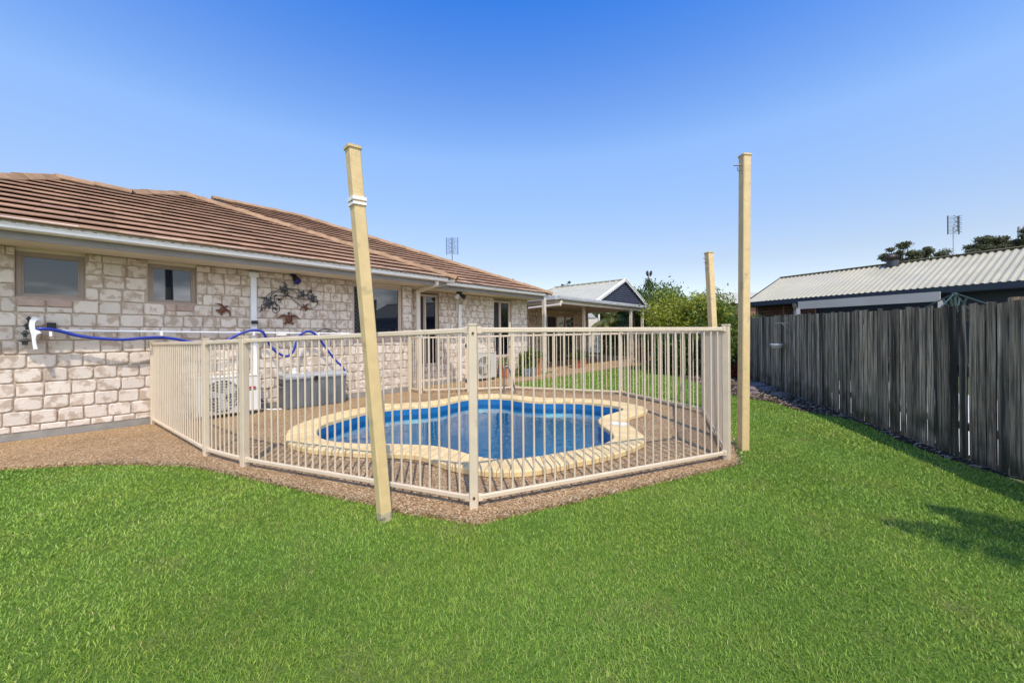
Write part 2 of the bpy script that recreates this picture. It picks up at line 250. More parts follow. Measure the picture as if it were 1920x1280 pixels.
# ------------------------------------------------------------------ mesh builder
class MB:
    def __init__(s): s.v = []; s.f = []; s.r = []
    def add(s, vs, fs, r=None):
        k = len(s.v); s.v += [tuple(v) for v in vs]; s.f += [tuple(i+k for i in f) for f in fs]
        r = random.random() if r is None else r; s.r += [r]*len(fs); return s
    def box(s, a, b, r=None):
        x0, y0, z0 = (min(a[i], b[i]) for i in range(3)); x1, y1, z1 = (max(a[i], b[i]) for i in range(3))
        return s.add([(x0,y0,z0),(x1,y0,z0),(x1,y1,z0),(x0,y1,z0),(x0,y0,z1),(x1,y0,z1),(x1,y1,z1),(x0,y1,z1)],
                     [(0,3,2,1),(4,5,6,7),(0,1,5,4),(1,2,6,5),(2,3,7,6),(3,0,4,7)], r)
    def bar(s, p, q, w, h=None, up=(0,0,1), r=None, w2=None, h2=None, bev=0):
        """rectangular bar from p to q, w across, h along up"""
        p = Vector(p); q = Vector(q); h = w if h is None else h; d = (q-p).normalized(); up = Vector(up)
        if abs(d.dot(up)) > .98: up = Vector((1,0,0)) if abs(d.x) < .9 else Vector((0,1,0))
        a = d.cross(up).normalized(); b = a.cross(d).normalized(); w2 = w2 or w; h2 = h2 or h
        if bev:
            def ring(c, w, h):
                o = []
                for sx, sy in ((1,1),(-1,1),(-1,-1),(1,-1)):
                    pts = [(sx*(w/2-bev), sy*h/2), (sx*w/2, sy*(h/2-bev))]
                    if sx*sy > 0: pts = pts[::-1]
                    o += [c + a*x + b*y for x, y in pts]
                return o
            A = ring(p, w, h); B = ring(q, w2, h2); n = 8
        else:
            A = [p + a*(x*w/2) + b*(y*h/2) for x, y in ((1,1),(-1,1),(-1,-1),(1,-1))]
            B = [q + a*(x*w2/2) + b*(y*h2/2) for x, y in ((1,1),(-1,1),(-1,-1),(1,-1))]; n = 4
        return s.add(A+B, [tuple(range(n-1,-1,-1)), tuple(range(n, 2*n))] + [(i, (i+1)%n, n+(i+1)%n, n+i) for i in range(n)], r)
    def tube(s, pts, rad, n=8, r=None, caps=True):
        pts = [Vector(p) for p in pts]; vs = []; fs = []; rads = rad if isinstance(rad, (list, tuple)) else [rad]*len(pts)
        ref = Vector((0,0,1)); prev = None
        for i, p in enumerate(pts):
            d = (pts[min(i+1, len(pts)-1)] - pts[max(i-1, 0)]).normalized()
            if prev is None:
                a = d.cross(ref if abs(d.z) < .95 else Vector((1,0,0))).normalized()
            else: a = (prev - d*prev.dot(d)).normalized()
            prev = a; b = d.cross(a)
            vs += [p + (a*math.cos(t) + b*math.sin(t))*rads[i] for t in (2*math.pi*j/n for j in range(n))]
        for i in range(len(pts)-1):
            for j in range(n): fs.append((i*n+j, i*n+(j+1)%n, (i+1)*n+(j+1)%n, (i+1)*n+j))
        if caps: fs += [tuple(range(n-1,-1,-1)), tuple(range((len(pts)-1)*n, len(pts)*n))]
        return s.add(vs, fs, r)
    def lathe(s, c, prof, n=20, r=None, ax='z'):
        c = Vector(c); vs = []; fs = []
        for (rr, h) in prof:
            for j in range(n):
                t = 2*math.pi*j/n; x, y = rr*math.cos(t), rr*math.sin(t)
                vs.append(c + (Vector((x, y, h)) if ax == 'z' else Vector((h, x, y)) if ax == 'x' else Vector((x, h, y))))
        for i in range(len(prof)-1):
            for j in range(n): fs.append((i*n+j, i*n+(j+1)%n, (i+1)*n+(j+1)%n, (i+1)*n+j))
        fs += [tuple(range(n-1,-1,-1)), tuple(range((len(prof)-1)*n, len(prof)*n))]
        return s.add(vs, fs, r)
    def prism(s, poly, ext, r=None):
        """poly: 3-D points of a face, ext: extrusion vector"""
        n = len(poly); e = Vector(ext); A = [Vector(p) for p in poly]
        return s.add(A + [p+e for p in A], [tuple(range(n-1,-1,-1)), tuple(range(n, 2*n))] + [(i, (i+1)%n, n+(i+1)%n, n+i) for i in range(n)], r)
    def build(s, name, m, parent=None, smooth=False, recalc=True):
        me = D.meshes.new(name); me.from_pydata(s.v, [], s.f)
        at = me.attributes.new('rnd', 'FLOAT', 'FACE'); at.data.foreach_set('value', np.array(s.r, dtype=np.float32))
        if recalc:
            b = bmesh.new(); b.from_mesh(me); bmesh.ops.recalc_face_normals(b, faces=b.faces); b.to_mesh(me); b.free()
        if smooth:
            me.polygons.foreach_set('use_smooth', [True]*len(me.polygons)); me.set_sharp_from_angle(angle=math.radians(40))
        me.materials.append(m if not isinstance(m, str) else M[m]); me.update()
        o = D.objects.new(name, me); COL.objects.link(o)
        if parent: o.parent = parent; o.matrix_parent_inverse = Matrix.Translation(parent.location).inverted()
        return o
def raw(name, V, Fc, rnd, m, parent=None):
    """big meshes straight from numpy (Fc: M x k)"""
    me = D.meshes.new(name); k = Fc.shape[1]; nf = len(Fc)
    me.vertices.add(len(V)); me.vertices.foreach_set('co', V.astype(np.float32).ravel())
    me.loops.add(nf*k); me.loops.foreach_set('vertex_index', Fc.astype(np.int32).ravel())
    me.polygons.add(nf); me.polygons.foreach_set('loop_start', np.arange(0, nf*k, k, dtype=np.int32))
    me.update(calc_edges=True)
    at = me.attributes.new('rnd', 'FLOAT', 'FACE'); at.data.foreach_set('value', rnd.astype(np.float32))
    me.materials.append(M[m]); o = D.objects.new(name, me); COL.objects.link(o)
    if parent: o.parent = parent; o.matrix_parent_inverse = Matrix.Translation(parent.location).inverted()
    return o
def tag(o, label=None, cat=None, group=None, kind=None):
    if label: o['label'] = label
    if cat: o['category'] = cat
    if group: o['group'] = group
    if kind: o['kind'] = kind
    return o
def empty(name, loc, label, cat, group=None):
    o = D.objects.new(name, None); o.location = loc; COL.objects.link(o); o.empty_display_size = .2; return tag(o, label, cat, group)
def flat(name, outer, holes, z, m, thick=0, kind='structure'):
    """flat sheet with holes, optional real thickness downwards"""
    b = bmesh.new()
    loops = []
    for lp in [outer]+holes:
        vs = [b.verts.new((x, y, z)) for x, y in lp]; loops.append(vs)
        for i in range(len(vs)): b.edges.new((vs[i], vs[(i+1)%len(vs)]))
    bmesh.ops.triangle_fill(b, edges=b.edges[:], use_beauty=True)
    for f in b.faces:
        if f.normal.z < 0: f.normal_flip()
    if thick:
        for vs in loops:
            lo = [b.verts.new((v.co.x, v.co.y, z-thick)) for v in vs]
            for i in range(len(vs)):
                j = (i+1) % len(vs); b.faces.new((vs[i], vs[j], lo[j], lo[i]))
    me = D.meshes.new(name); b.to_mesh(me); b.free(); me.materials.append(M[m])
    o = D.objects.new(name, me); COL.objects.link(o); o['kind'] = kind; return o
def inpoly(P, poly):
    x, y = P[:, 0], P[:, 1]; c = np.zeros(len(P), bool); n = len(poly); j = n-1
    for i in range(n):
        xi, yi = poly[i]; xj, yj = poly[j]
        k = ((yi > y) != (yj > y)) & (x < (xj-xi)*(y-yi)/(yj-yi+1e-12)+xi); c ^= k; j = i
    return c
def resample(pts, n, closed=False):
    P = np.array(pts, float)
    if closed: P = np.vstack([P, P[:1]])
    d = np.r_[0, np.cumsum(np.linalg.norm(np.diff(P, axis=0), axis=1))]
    t = np.linspace(0, d[-1], n+1)[:-1] if closed else np.linspace(0, d[-1], n)
    return np.stack([np.interp(t, d, P[:, k]) for k in range(P.shape[1])], 1)
def smooth_loop(P, it=2):
    for _ in range(it): P = .5*P + .25*(np.roll(P, 1, 0) + np.roll(P, -1, 0))
    return P
def curve(pts, n=60):
    """Catmull-Rom through 3-D points"""
    P = [Vector(p) for p in pts]; P = [P[0]*2-P[1]] + P + [P[-1]*2-P[-2]]; out = []
    m = len(P)-3; k = max(2, n//m)
    for i in range(m):
        a, b, c, d = P[i:i+4]
        for j in range(k):
            t = j/k; out.append(.5*((2*b) + (c-a)*t + (2*a-5*b+4*c-d)*t*t + (3*b-a-3*c+d)*t**3))
    return out + [P[-2]]
# ================================================================== GROUND, POOL, PAVING
AN_IN = [[(592,808),(600,820.6),(612.5,824.5),(630,827.7),(656,830),(694,831),(729,831),(773,832),(806,833),(825.6,835.6),(845,839),(865,845.4),(882.4,851.3),(897.7,855.7),(915,859),(937,860.3),(961,859.7)],
 [(961,859.7),(978.7,857.9),(1000.5,855.3),(1023,852),(1058.6,846),(1093.8,840),(1117,834.4),(1133.6,831),(1150,822.7),(1153.5,817)],
 [(1153.5,817),(1150,811),(1140.6,804),(1131,798),(1124,793.4),(1118.4,787.5)],
 [(1118.4,787.5),(1122,782.8),(1131,778),(1150,773.5),(1168.8,769),(1172,767)],
 [(1172,767),(1168.8,764),(1152,759),(1129,756),(1105.5,752.8),(1070,751),(1035,751),(1013.7,751.4),(980.9,749.2),(961,746),(937,743.3)],
 [(937,743.3),(897.7,743.3),(880,744.4),(860.6,748),(843,752.5),(827.8,755.8),(808,758.6)],
 [(808,758.6),(784,760),(755.6,761.7),(729,763.9),(685.6,771),(640.6,783),(625,787.8),(609.4,792.5),(600,798),(592,808)]]
AN_OUT = [[(534,820),(535,827),(543.8,834),(562.5,837),(593.8,841),(625,844.8),(656,847),(695,848.8),(726.6,848.8),(751,848.7),(781.8,849.8),(795,853),(816.8,863),(838.7,871.7),(860.6,876),(882,878),(904,882.6),(926,884),(948,884)],
 [(948,884),(980.9,882.6),(1020,879.3),(1058.6,869.6),(1110,858),(1164,845),(1187.5,838),(1211,828.5),(1216.8,822.7)],
 [(1216.8,822.7),(1211,816.8),(1199,808.6),(1182.8,797),(1171,787.5)],
 [(1171,787.5),(1175.8,782.8),(1199,779.3),(1214.5,774.6),(1218,767.6)],
 [(1218,767.6),(1211,761.7),(1199,758),(1164,751),(1129,744.9),(1093.8,741.8),(1046.9,741.3),(991.8,739.4),(961,736),(937,735.6)],
 [(937,735.6),(897.7,736),(860.6,739.4),(827.8,746),(795,751.4)],
 [(795,751.4),(762,752.5),(720.6,753.6),(684,755.8),(656,761),(617,775),(593.8,781.6),(570,787.8),(559,792.5),(546.9,798.8),(539,805),(534,820)]]
CZ = .06
inner = []; outer = []
for A, B in zip(AN_IN, AN_OUT):
    a = np.array([g(u, v, CZ)[:2] for u, v in A]); b = np.array([g(u, v, CZ)[:2] for u, v in B])
    L = np.linalg.norm(np.diff(b, axis=0), axis=1).sum(); n = max(6, int(L/.06))
    inner.append(resample(a, n)[:-1]); outer.append(resample(b, n)[:-1])
inner = smooth_loop(np.vstack(inner), 6); outer = smooth_loop(np.vstack(outer), 6)
dv = outer-inner; dl = np.linalg.norm(dv, axis=1, keepdims=True); outer = inner + dv/dl*np.clip(dl, .30, .37)
outer = smooth_loop(outer, 3); inner = smooth_loop(inner, 2); NP = len(inner)
mid = inner*.5 + outer*.5

ang = np.linspace(0, 2*math.pi, 48, endpoint=False); big = [(math.cos(t)*600-3, math.sin(t)*600+5) for t in ang]
flat('ground', big, [mid.tolist()], -.05, 'ground')
slab_out = [g(*p)[:2] for p in [(100,870),(190,866.5),(275,867.5),(350,869),(400,877.5),(475,892.5),(550,910),(625,925),(700,940),(750,955),(825,965),(895,976),(1385,866),(1372,820)]]
slab_out = [(-6.75,-2.6),(-6.5,-1.7),(-6.1,-.85)] + [tuple(p) for p in slab_out]
slab = slab_out + [(-1.62,6.15),(-1.74,6.42),(-3.66,7.36),(-5.05,6.75),(-6.0,6.75),(-6.75,7.1),(-6.75,10.3),(-7.44,10.3),(-7.85,10.3),(-7.85,4.78),(-7.40,4.78),(-7.40,-2.6)]
flat('pool_deck', slab, [mid.tolist()], 0, 'agg', .05)
flat('patio_floor', [(-12.4,10.32),(-6.75,10.32),(-6.9,17.6),(-7.2,20.5),(-12.4,20.5)], [], .0, 'agg', .05)
lawn = [(-6.75,-2.7),(-6.5,-1.75)] + slab_out[2:] + [(-1.62,6.17),(-1.72,6.46),(-3.66,7.40),(-5.03,6.79),(-6.0,6.79),(-6.7,7.12),(-6.72,10.3),(-6.85,17.6),(-7.15,20.4),
  (-7.0,18.2),(-6.4,15.6),(-5.3,13.7),(-4.1,11.6),(-3.3,10.4),(-2.5,9.3),(-1.87,8.43),(-1.27,8.2),(-.88,7.6),(-.58,7.45),(-.2,7.25),(0,6.83),(.25,6.2),(.445,5.76),(.62,5.5),(.77,5.3),(.88,5.12),(1.93,2.9),(3.3,0),(4.2,-2.2),(4,-5),(-4,-5)]
flat('lawn', lawn, [], -.03, 'lawn')
bed = [(.9,5.2),(.7,5.3),(.62,5.5),(.445,5.76),(.25,6.2),(0,6.83),(-.2,7.25),(-.58,7.45),(-.88,7.6),(-1.27,8.2),(-1.87,8.43),(-2.5,9.3),(-3.3,10.4),(-4.1,11.6),(-5.3,13.7),(-6.4,15.6),(-7.0,18.2),(-7.2,21),(-6,25),(-3,25),(-2.3,12)]
flat('garden_bed', bed, [], -.026, 'soil')
fA = Vector((.92, 5.18)); fD = Vector((-3.08, 6.32)).normalized(); fN = Vector((fD.y, -fD.x))   # fence line, fN points to the neighbour
nb = [fA - fD*9 + fN*.12, fA + fD*7.6 + fN*.12, fA + fD*7.6 + fN*3.2, fA - fD*9 + fN*3.2]
flat('neighbour_paving', [tuple(p) for p in nb], [], -.02, 'pale_ground')
flat('side_bed', [(-7.85,7.75),(-7.46,7.72),(-7.44,10.28),(-7.85,10.28)], [], .006, 'lawn')

# ---- the pool
WZ = -.085
pool = empty('swimming_pool', (-3.8, 3.6, 0), 'small free-form blue fibreglass swimming pool with a cream paver rim', 'swimming pool')
mb = MB(); band = MB()
for i in range(NP):
    j = (i+1) % NP; a, b = inner[i], inner[j]; zs = [CZ-.052, -.02, -.16, -.22, -1.25]; off = [0.0, .0, .0, .05, .17]
    c = inner.mean(0)
    na = (inner[i]-inner[i-1]); na = np.array([-na[1], na[0]]); na /= np.linalg.norm(na)+1e-9
    nb_ = (inner[j]-inner[i]); nb_ = np.array([-nb_[1], nb_[0]]); nb_ /= np.linalg.norm(nb_)+1e-9
    for k in range(4):
        (band if k < 2 else mb).add([(a[0]+na[0]*off[k], a[1]+na[1]*off[k], zs[k]), (b[0]+nb_[0]*off[k], b[1]+nb_[1]*off[k], zs[k]),
                (b[0]+nb_[0]*off[k+1], b[1]+nb_[1]*off[k+1], zs[k+1]), (a[0]+na[0]*off[k+1], a[1]+na[1]*off[k+1], zs[k+1])], [(0,1,2,3)], .5)
mb.build('shell', 'shell', pool, recalc=False); band.build('waterline_band', 'band', pool, recalc=False)
fl = flat('shell_floor', [tuple(p) for p in mid], [], -1.25, 'shell', kind=''); del fl['kind']; fl.parent = pool; fl.matrix_parent_inverse = Matrix.Translation(pool.location).inverted()
# moulded entry step at the left end and a bench at the right
mb = MB(); cx, cy = -4.9, 2.25
for rr, zt in ((1.0, -.42), (.65, -.30)):
    pts = [(cx-.15 + rr*math.cos(t)*.9, cy-.25 + rr*math.sin(t)*.7) for t in np.linspace(0, 2*math.pi, 28, endpoint=False)]
    mb.prism([(x, y, -1.24) for x, y in pts], (0, 0, 1.24+zt))
mb.build('step', 'shell_edge', pool)
mb = MB(); pts = [(-2.75 + .55*math.cos(t), 3.3 + 1.1*math.sin(t)) for t in np.linspace(0, 2*math.pi, 28, endpoint=False)]
mb.prism([(x, y, -1.24) for x, y in pts], (0, 0, .75)); mb.build('bench', 'shell', pool)
# rim pavers: one bevelled block each
mb = MB(); step = 2; k = 0
nblk = int(NP/1.75)
for q in range(nblk):
    def at_(arr, t):
        t = t % NP; i = int(t); f = t-i; return arr[i]*(1-f) + arr[(i+1) % NP]*f
    t0 = q*NP/nblk + .05; t1 = (q+1)*NP/nblk - .05
    i0, i1, o0, o1 = at_(inner, t0), at_(inner, t1), at_(outer, t0), at_(outer, t1)
    dz = random.uniform(-.0015, .0015); e = .012
    def corner(p, ux, uy): return p
    top = []; c = (i0+i1+o0+o1)/4
    for p in (i0, o0, o1, i1): top.append(p + (c-p)/np.linalg.norm(c-p)*e)
    vs = [(*p, CZ-.052) for p in (i0, o0, o1, i1)] + [(*p, CZ-.012+dz) for p in (i0, o0, o1, i1)] + [(*p, CZ+dz) for p in top]
    mb.add(vs, [(0,3,2,1)] + [(a, (a+1)%4, 4+(a+1)%4, 4+a) for a in range(4)] + [(4+a, 4+(a+1)%4, 8+(a+1)%4, 8+a) for a in range(4)] + [(8,9,10,11)])
mb.build('coping', 'coping', pool)
mb = MB()
for i in range(NP):
    j = (i+1) % NP; A = inner*.96 + outer*.04; B = inner*.04 + outer*.96
    mb.add([(*A[i], CZ-.014), (*A[j], CZ-.014), (*B[j], CZ-.014), (*B[i], CZ-.014)], [(0,1,2,3)])
    mb.add([(*B[i], CZ-.014), (*B[j], CZ-.014), (*B[j], -.04), (*B[i], -.04)], [(0,1,2,3)])
    mb.add([(*A[i], CZ-.014), (*A[j], CZ-.014), (*A[j], -.04), (*A[i], -.04)], [(0,1,2,3)])
mb.build('coping_bed', 'mortar', pool)
lid = g(631, 765, CZ+.01)
MB().bar((-6.08, 3.05, CZ+.006), (-5.83, 3.24, CZ+.006), .25, .012).build('skimmer_lid', 'coping', pool)
rp = g(1159, 795, CZ)
MB().bar((rp.x-.10, rp.y-.02, CZ+.006), (rp.x+.10, rp.y+.02, CZ+.006), .13, .01).build('valve_lid', 'white', pool)
wt = flat('water', [tuple(p) for p in (inner*.995 + outer*.005)], [], WZ, 'water')

# ---- grass: short blades over the lawn, thinning with distance
def grass():
    Vs = []; Fs = []; Rs = []; base_i = 0
    zones = [(.0, 2.2, 19500, .0014, .0195), (2.2, 3.4, 12500, .0020, .0195), (3.4, 5.5, 6400, .0031, .021), (5.5, 9, 2400, .0054, .023), (9, 19, 560, .0115, .024)]
    for r0, r1, dens, wd, ht in zones:
        area = math.pi*(r1*r1-r0*r0); n = int(area*dens)
        rr = np.sqrt(RNG.uniform(r0*r0, r1*r1, n)); th = RNG.uniform(0, 2*math.pi, n)
        P = np.stack([rr*np.cos(th), rr*np.sin(th)], 1)
        fd = P[:, 0]*Fv.x + P[:, 1]*Fv.y; lt = np.abs(P[:, 0]*R0.x + P[:, 1]*R0.y)
        inside = (fd > .75) & (lt < fd*1.62+.5); keep = inside | ((RNG.random(n) < .34) & (fd > -2.5))
        P = P[keep]; wf = np.where(inside[keep], 1, 1.7); k_ = inpoly(P, lawn); P = P[k_]; wf = wf[k_]; n = len(P)
        # coarse clump field for height and tone
        cl = np.sin(P[:, 0]*7.3+np.sin(P[:, 1]*5.1)*1.7)*np.sin(P[:, 1]*6.7+np.sin(P[:, 0]*4.3)*1.9)
        cl2 = np.sin(P[:, 0]*1.9+1.3+np.sin(P[:, 1]*1.1)*2)*np.sin(P[:, 1]*2.3+np.sin(P[:, 0]*1.7)*2)
        a = RNG.uniform(0, 2*math.pi, n); h = ht*(.65+.5*RNG.random(n) + .12*cl); lean = RNG.uniform(.3, 1.15, n)*h
        la = RNG.uniform(0, 2*math.pi, n)
        w = wf*wd*RNG.uniform(.7, 1.3, n); dx, dy = np.cos(a)*w, np.sin(a)*w; lx, ly = np.cos(la)*lean, np.sin(la)*lean
        z0 = np.full(n, -.032); V = np.empty((n, 5, 3))
        V[:, 0] = np.stack([P[:, 0]-dx, P[:, 1]-dy, z0], 1); V[:, 1] = np.stack([P[:, 0]+dx, P[:, 1]+dy, z0], 1)
        mx_, my_ = P[:, 0]+lx*.35, P[:, 1]+ly*.35
        V[:, 2] = np.stack([mx_+dx*.8, my_+dy*.8, z0+h*.6], 1); V[:, 3] = np.stack([mx_-dx*.8, my_-dy*.8, z0+h*.6], 1)
        V[:, 4] = np.stack([P[:, 0]+lx, P[:, 1]+ly, z0+h], 1)
        rn = np.clip(RNG.beta(2.2, 2.6, n)*.82 + .12*cl2 + .06*cl + .03, 0, .93); st = RNG.random(n) < .022 + .02*(cl2 > .55); rn[st] = RNG.uniform(.94, 1, st.sum())
        i = np.arange(n)*5 + base_i
        Fs.append(np.stack([i, i+1, i+2], 1)); Fs.append(np.stack([i, i+2, i+3], 1)); Fs.append(np.stack([i+3, i+2, i+4], 1))
        Rs += [rn]*3; Vs.append(V.reshape(-1, 3)); base_i += n*5
    o = raw('grass', np.vstack(Vs), np.vstack(Fs), np.concatenate(Rs), 'grass'); o['kind'] = 'stuff'; o['label'] = 'short bright green lawn grass'
    o['category'] = 'grass'
    return base_i//5
NG = grass(); print('grass blades', NG)
# straw and clippings along the slab edge and in the beds
def litter(name, pts_fn, n, m, size, label, z=-.024):
    V = np.empty((n, 4, 3)); P = pts_fn(n); a = RNG.uniform(0, 2*math.pi, n); L = size*RNG.uniform(.5, 1.4, n); w = L*RNG.uniform(.12, .4, n)
    ux, uy = np.cos(a)*L, np.sin(a)*L; vx, vy = -np.sin(a)*w, np.cos(a)*w; t = RNG.uniform(0, .018, n)
    for k, (s1, s2) in enumerate(((-1,-1),(1,-1),(1,1),(-1,1))):
        V[:, k] = np.stack([P[:, 0]+s1*ux+s2*vx, P[:, 1]+s1*uy+s2*vy, z+.004+t*(k in (1, 2))+t*.5*(k in (2, 3))], 1)
    o = raw(name, V.reshape(-1, 3), np.arange(n*4).reshape(-1, 4), RNG.random(n), m); tag(o, label, 'litter', kind='stuff'); return o
def bedpts(n):
    out = []
    while sum(map(len, out)) < n:
        P = np.stack([RNG.uniform(-7, 1, n*3), RNG.uniform(5.1, 16, n*3)], 1); out.append(P[inpoly(P, bed)])
    return np.vstack(out)[:n]
litter('mulch', bedpts, 9000, 'leaf_dry', .022, 'dark bark mulch and dry leaves in the garden bed')
def edgepts(n):
    E_ = resample([tuple(p) for p in slab_out[3:]], 400); i = RNG.integers(0, 400, n); return E_[i] + RNG.normal(0, .022, (n, 2))
litter('dry_clippings', edgepts, 1500, 'leaf_dry', .008, 'straw coloured grass clippings along the pool deck edge', z=-.01)
for u, v, s in ((1400,727,.16),(1416,722,.20),(1438,729,.17),(1462,738,.12),(1410,735,.10),(1395,741,.09)):
    p = g(u, v); b = bmesh.new(); bmesh.ops.create_icosphere(b, subdivisions=3, radius=1)
    for w_ in b.verts:
        q = w_.co.copy(); w_.co = Vector((q.x*s*1.5, q.y*s, q.z*s*.42)) * (1+.35*noise.noise(q*1.7+Vector((u, v, 0))))
    me = D.meshes.new('edging_rock'); b.to_mesh(me); b.free(); me.materials.append(M['rock']); o = D.objects.new('edging_rock', me); COL.objects.link(o)
    o.location = (p.x, p.y, -.02); o.rotation_euler.z = u*.37
    tag(o, 'flat brown edging rock between the lawn corner and the timber fence', 'rock', 'edging rocks of the garden bed')
# ================================================================== HOUSE
ROWS = [.08, .165] + [.165+.17*k for k in range(1, 14)]
def bricks(mb, fx, y0, y1, ztop, opens, seed, red):
    """opens: (ya, yb, za, zb). bricks stand proud of the mortar plane at fx-.016, face at fx"""
    rg = random.Random(seed); J = .010
    for r in range(len(ROWS)-1):
        z0, z1 = ROWS[r], min(ROWS[r+1], ztop)
        if z1-z0 < .03: continue
        y = y0 - rg.uniform(0, .2); cells = []
        while y < y1:
            L = rg.choice([.205, .215, .225, .235, .21, .22, .22, .12 if rg.random() < .35 else .22]); cells.append([y, y+L]); y += L
        for a, b in cells:
            a, b = max(a, y0), min(b, y1)
            parts = [(a, b, z0, z1, 0)]
            for (oa, ob, za, zb) in opens:
                if za > z1-.01 or zb < z0+.01: continue
                if za-.19 < z0 < za: pass
                nw = []
                for (p, q, c, d, f) in parts:
                    if q <= oa or p >= ob: nw.append((p, q, c, d, f)); continue
                    if p < oa: nw.append((p, oa, c, d, f))
                    if q > ob: nw.append((ob, q, c, d, f))
                    if c < za-.03: nw.append((max(p, oa), min(q, ob), c, za, f))
                parts = nw
            # under an opening: two thin sill courses
            for (p, q, c, d, f) in parts:
                sub = [(p, q, c, d)]
                red_ = False
                for (oa, ob, za, zb) in opens:
                    if p >= oa-.02 and q <= ob+.02 and abs(d-za) < .09 and za > .5:
                        h = d-c; sub = [(p, q, c, c+h*.42), (p, q, c+h*.42, d)] if h > .1 else sub; red_ = True
                for si, (p, q, c, d) in enumerate(sub):
                    if q-p < .035: continue
                    Y0, Y1, Z0, Z1 = p+J/2, q-J/2, c+J/2, d-J/2; big = (d-c) > .12; pts = []
                    for (cy_, cz_, sy, sz) in ((Y0, Z0, 1, 1), (Y1, Z0, -1, 1), (Y1, Z1, -1, -1), (Y0, Z1, 1, -1)):
                        k = rg.random(); ch = min((.010 if k < .3 else rg.uniform(.018, .045)) if big else .007, (Y1-Y0)*.35, (Z1-Z0)*.35); ch2 = ch*rg.uniform(.7, 1.1)
                        A = (cy_+sy*ch, cz_); B = (cy_, cz_+sz*ch2); mid_ = (cy_+sy*ch*.3, cz_+sz*ch2*.3)
                        pts += [A, mid_, B][::(1 if (sy*sz < 0) else -1)]
                    n = len(pts); cy = (Y0+Y1)/2; cz = (Z0+Z1)/2; th = rg.uniform(-.002, .003)
                    f1 = [(fx-.022, *p_) for p_ in pts]
                    f2 = [(fx-.004+th, cy+(y_-cy)*.985, cz+(z_-cz)*.98) for y_, z_ in pts]
                    f3 = [(fx+.003+th, cy+(y_-cy)*(1-.022/(Y1-Y0)), cz+(z_-cz)*(1-.02/(Z1-Z0))) for y_, z_ in pts]
                    fs = [tuple(range(2*n, 3*n))]
                    for i in range(n):
                        j = (i+1) % n; fs += [(i, j, n+j, n+i), (n+i, n+j, 2*n+j, 2*n+i)]
                    (red if (red_ and si == len(sub)-1) else mb).add(f1+f2+f3, fs, rg.random())
def wall_boxes(mb, fx, th, y0, y1, z0, z1, opens):
    ys = sorted({y0, y1} | {o[0] for o in opens} | {o[1] for o in opens})
    for a, b in zip(ys, ys[1:]):
        z = z0
        for o in sorted([o for o in opens if o[0] <= a+1e-6 and o[1] >= b-1e-6], key=lambda o: o[2]):
            if o[2] > z: mb.box((fx-th, a, z), (fx, b, o[2]))
            z = o[3]
        if z < z1-1e-4: mb.box((fx-th, a, z), (fx, b, z1))
XA, XB = -7.45, -7.90; ZS = 2.31
house = empty('brick_house', (-9, 3, 0), 'long single-storey house of mottled pale bricks with a brown tiled hip roof', 'house')
OA = [(-.69, -.13, 1.70, ZS), (.465, 1.0, 1.70, ZS), (3.40, 4.50, 1.185, ZS)]
OB = [(5.15, 5.80, .47, 2.26), (7.73, 8.46, .58, 2.26)]
wm = MB(); br = MB(); brB = MB(); rd = MB(); rdB = MB()
wall_boxes(wm, XA-.014, .10, -2.6, 4.74, .0, ZS, OA); wall_boxes(wm, XB-.014, .10, 4.76, 9.19, 0, ZS, OB)
wm.box((XB-.06, 4.64, 0), (XA-.016, 4.74, ZS))                      # return of the near wing
wm.box((-14, 9.09, 0), (XB-.12, 9.19, ZS)); wm.box((-14, -2.6, 0), (XA-.12, -2.5, ZS)); wm.box((-14.1, -2.6, 0), (-14, 9.19, ZS))
bricks(br, XA, -2.58, 4.735, ZS-.004, OA, 3, rd); bricks(brB, XB, 4.80, 9.19, ZS-.004, OB, 5, rdB)
mo = wm.build('wall', 'mortar', house); br.build('brickwork', 'brick', mo); brB.build('brickwork', 'brick', mo)
def split_y(mb, cuts, name, m, parent):
    groups = {}
    for f, r in zip(mb.f, mb.r):
        k = sum(mb.v[f[0]][1] > c for c in cuts); groups.setdefault(k, []).append((f, r))
    for k, fr_ in groups.items():
        o = MB()
        for f, r in fr_: o.add([mb.v[i] for i in f], [tuple(range(len(f)))], r)
        o.build(name, m, parent)
split_y(rd, (.2, 2.0), 'sill_course', 'brick_red', mo); split_y(rdB, (6.8,), 'sill_course', 'brick_red', mo)
MB().box((XA-.01, -2.6, -.02), (XA+.012, 4.73, .078)).box((XB-.01, 4.79, -.02), (XB+.012, 9.2, .078)).build('plinth', 'plinth', mo)

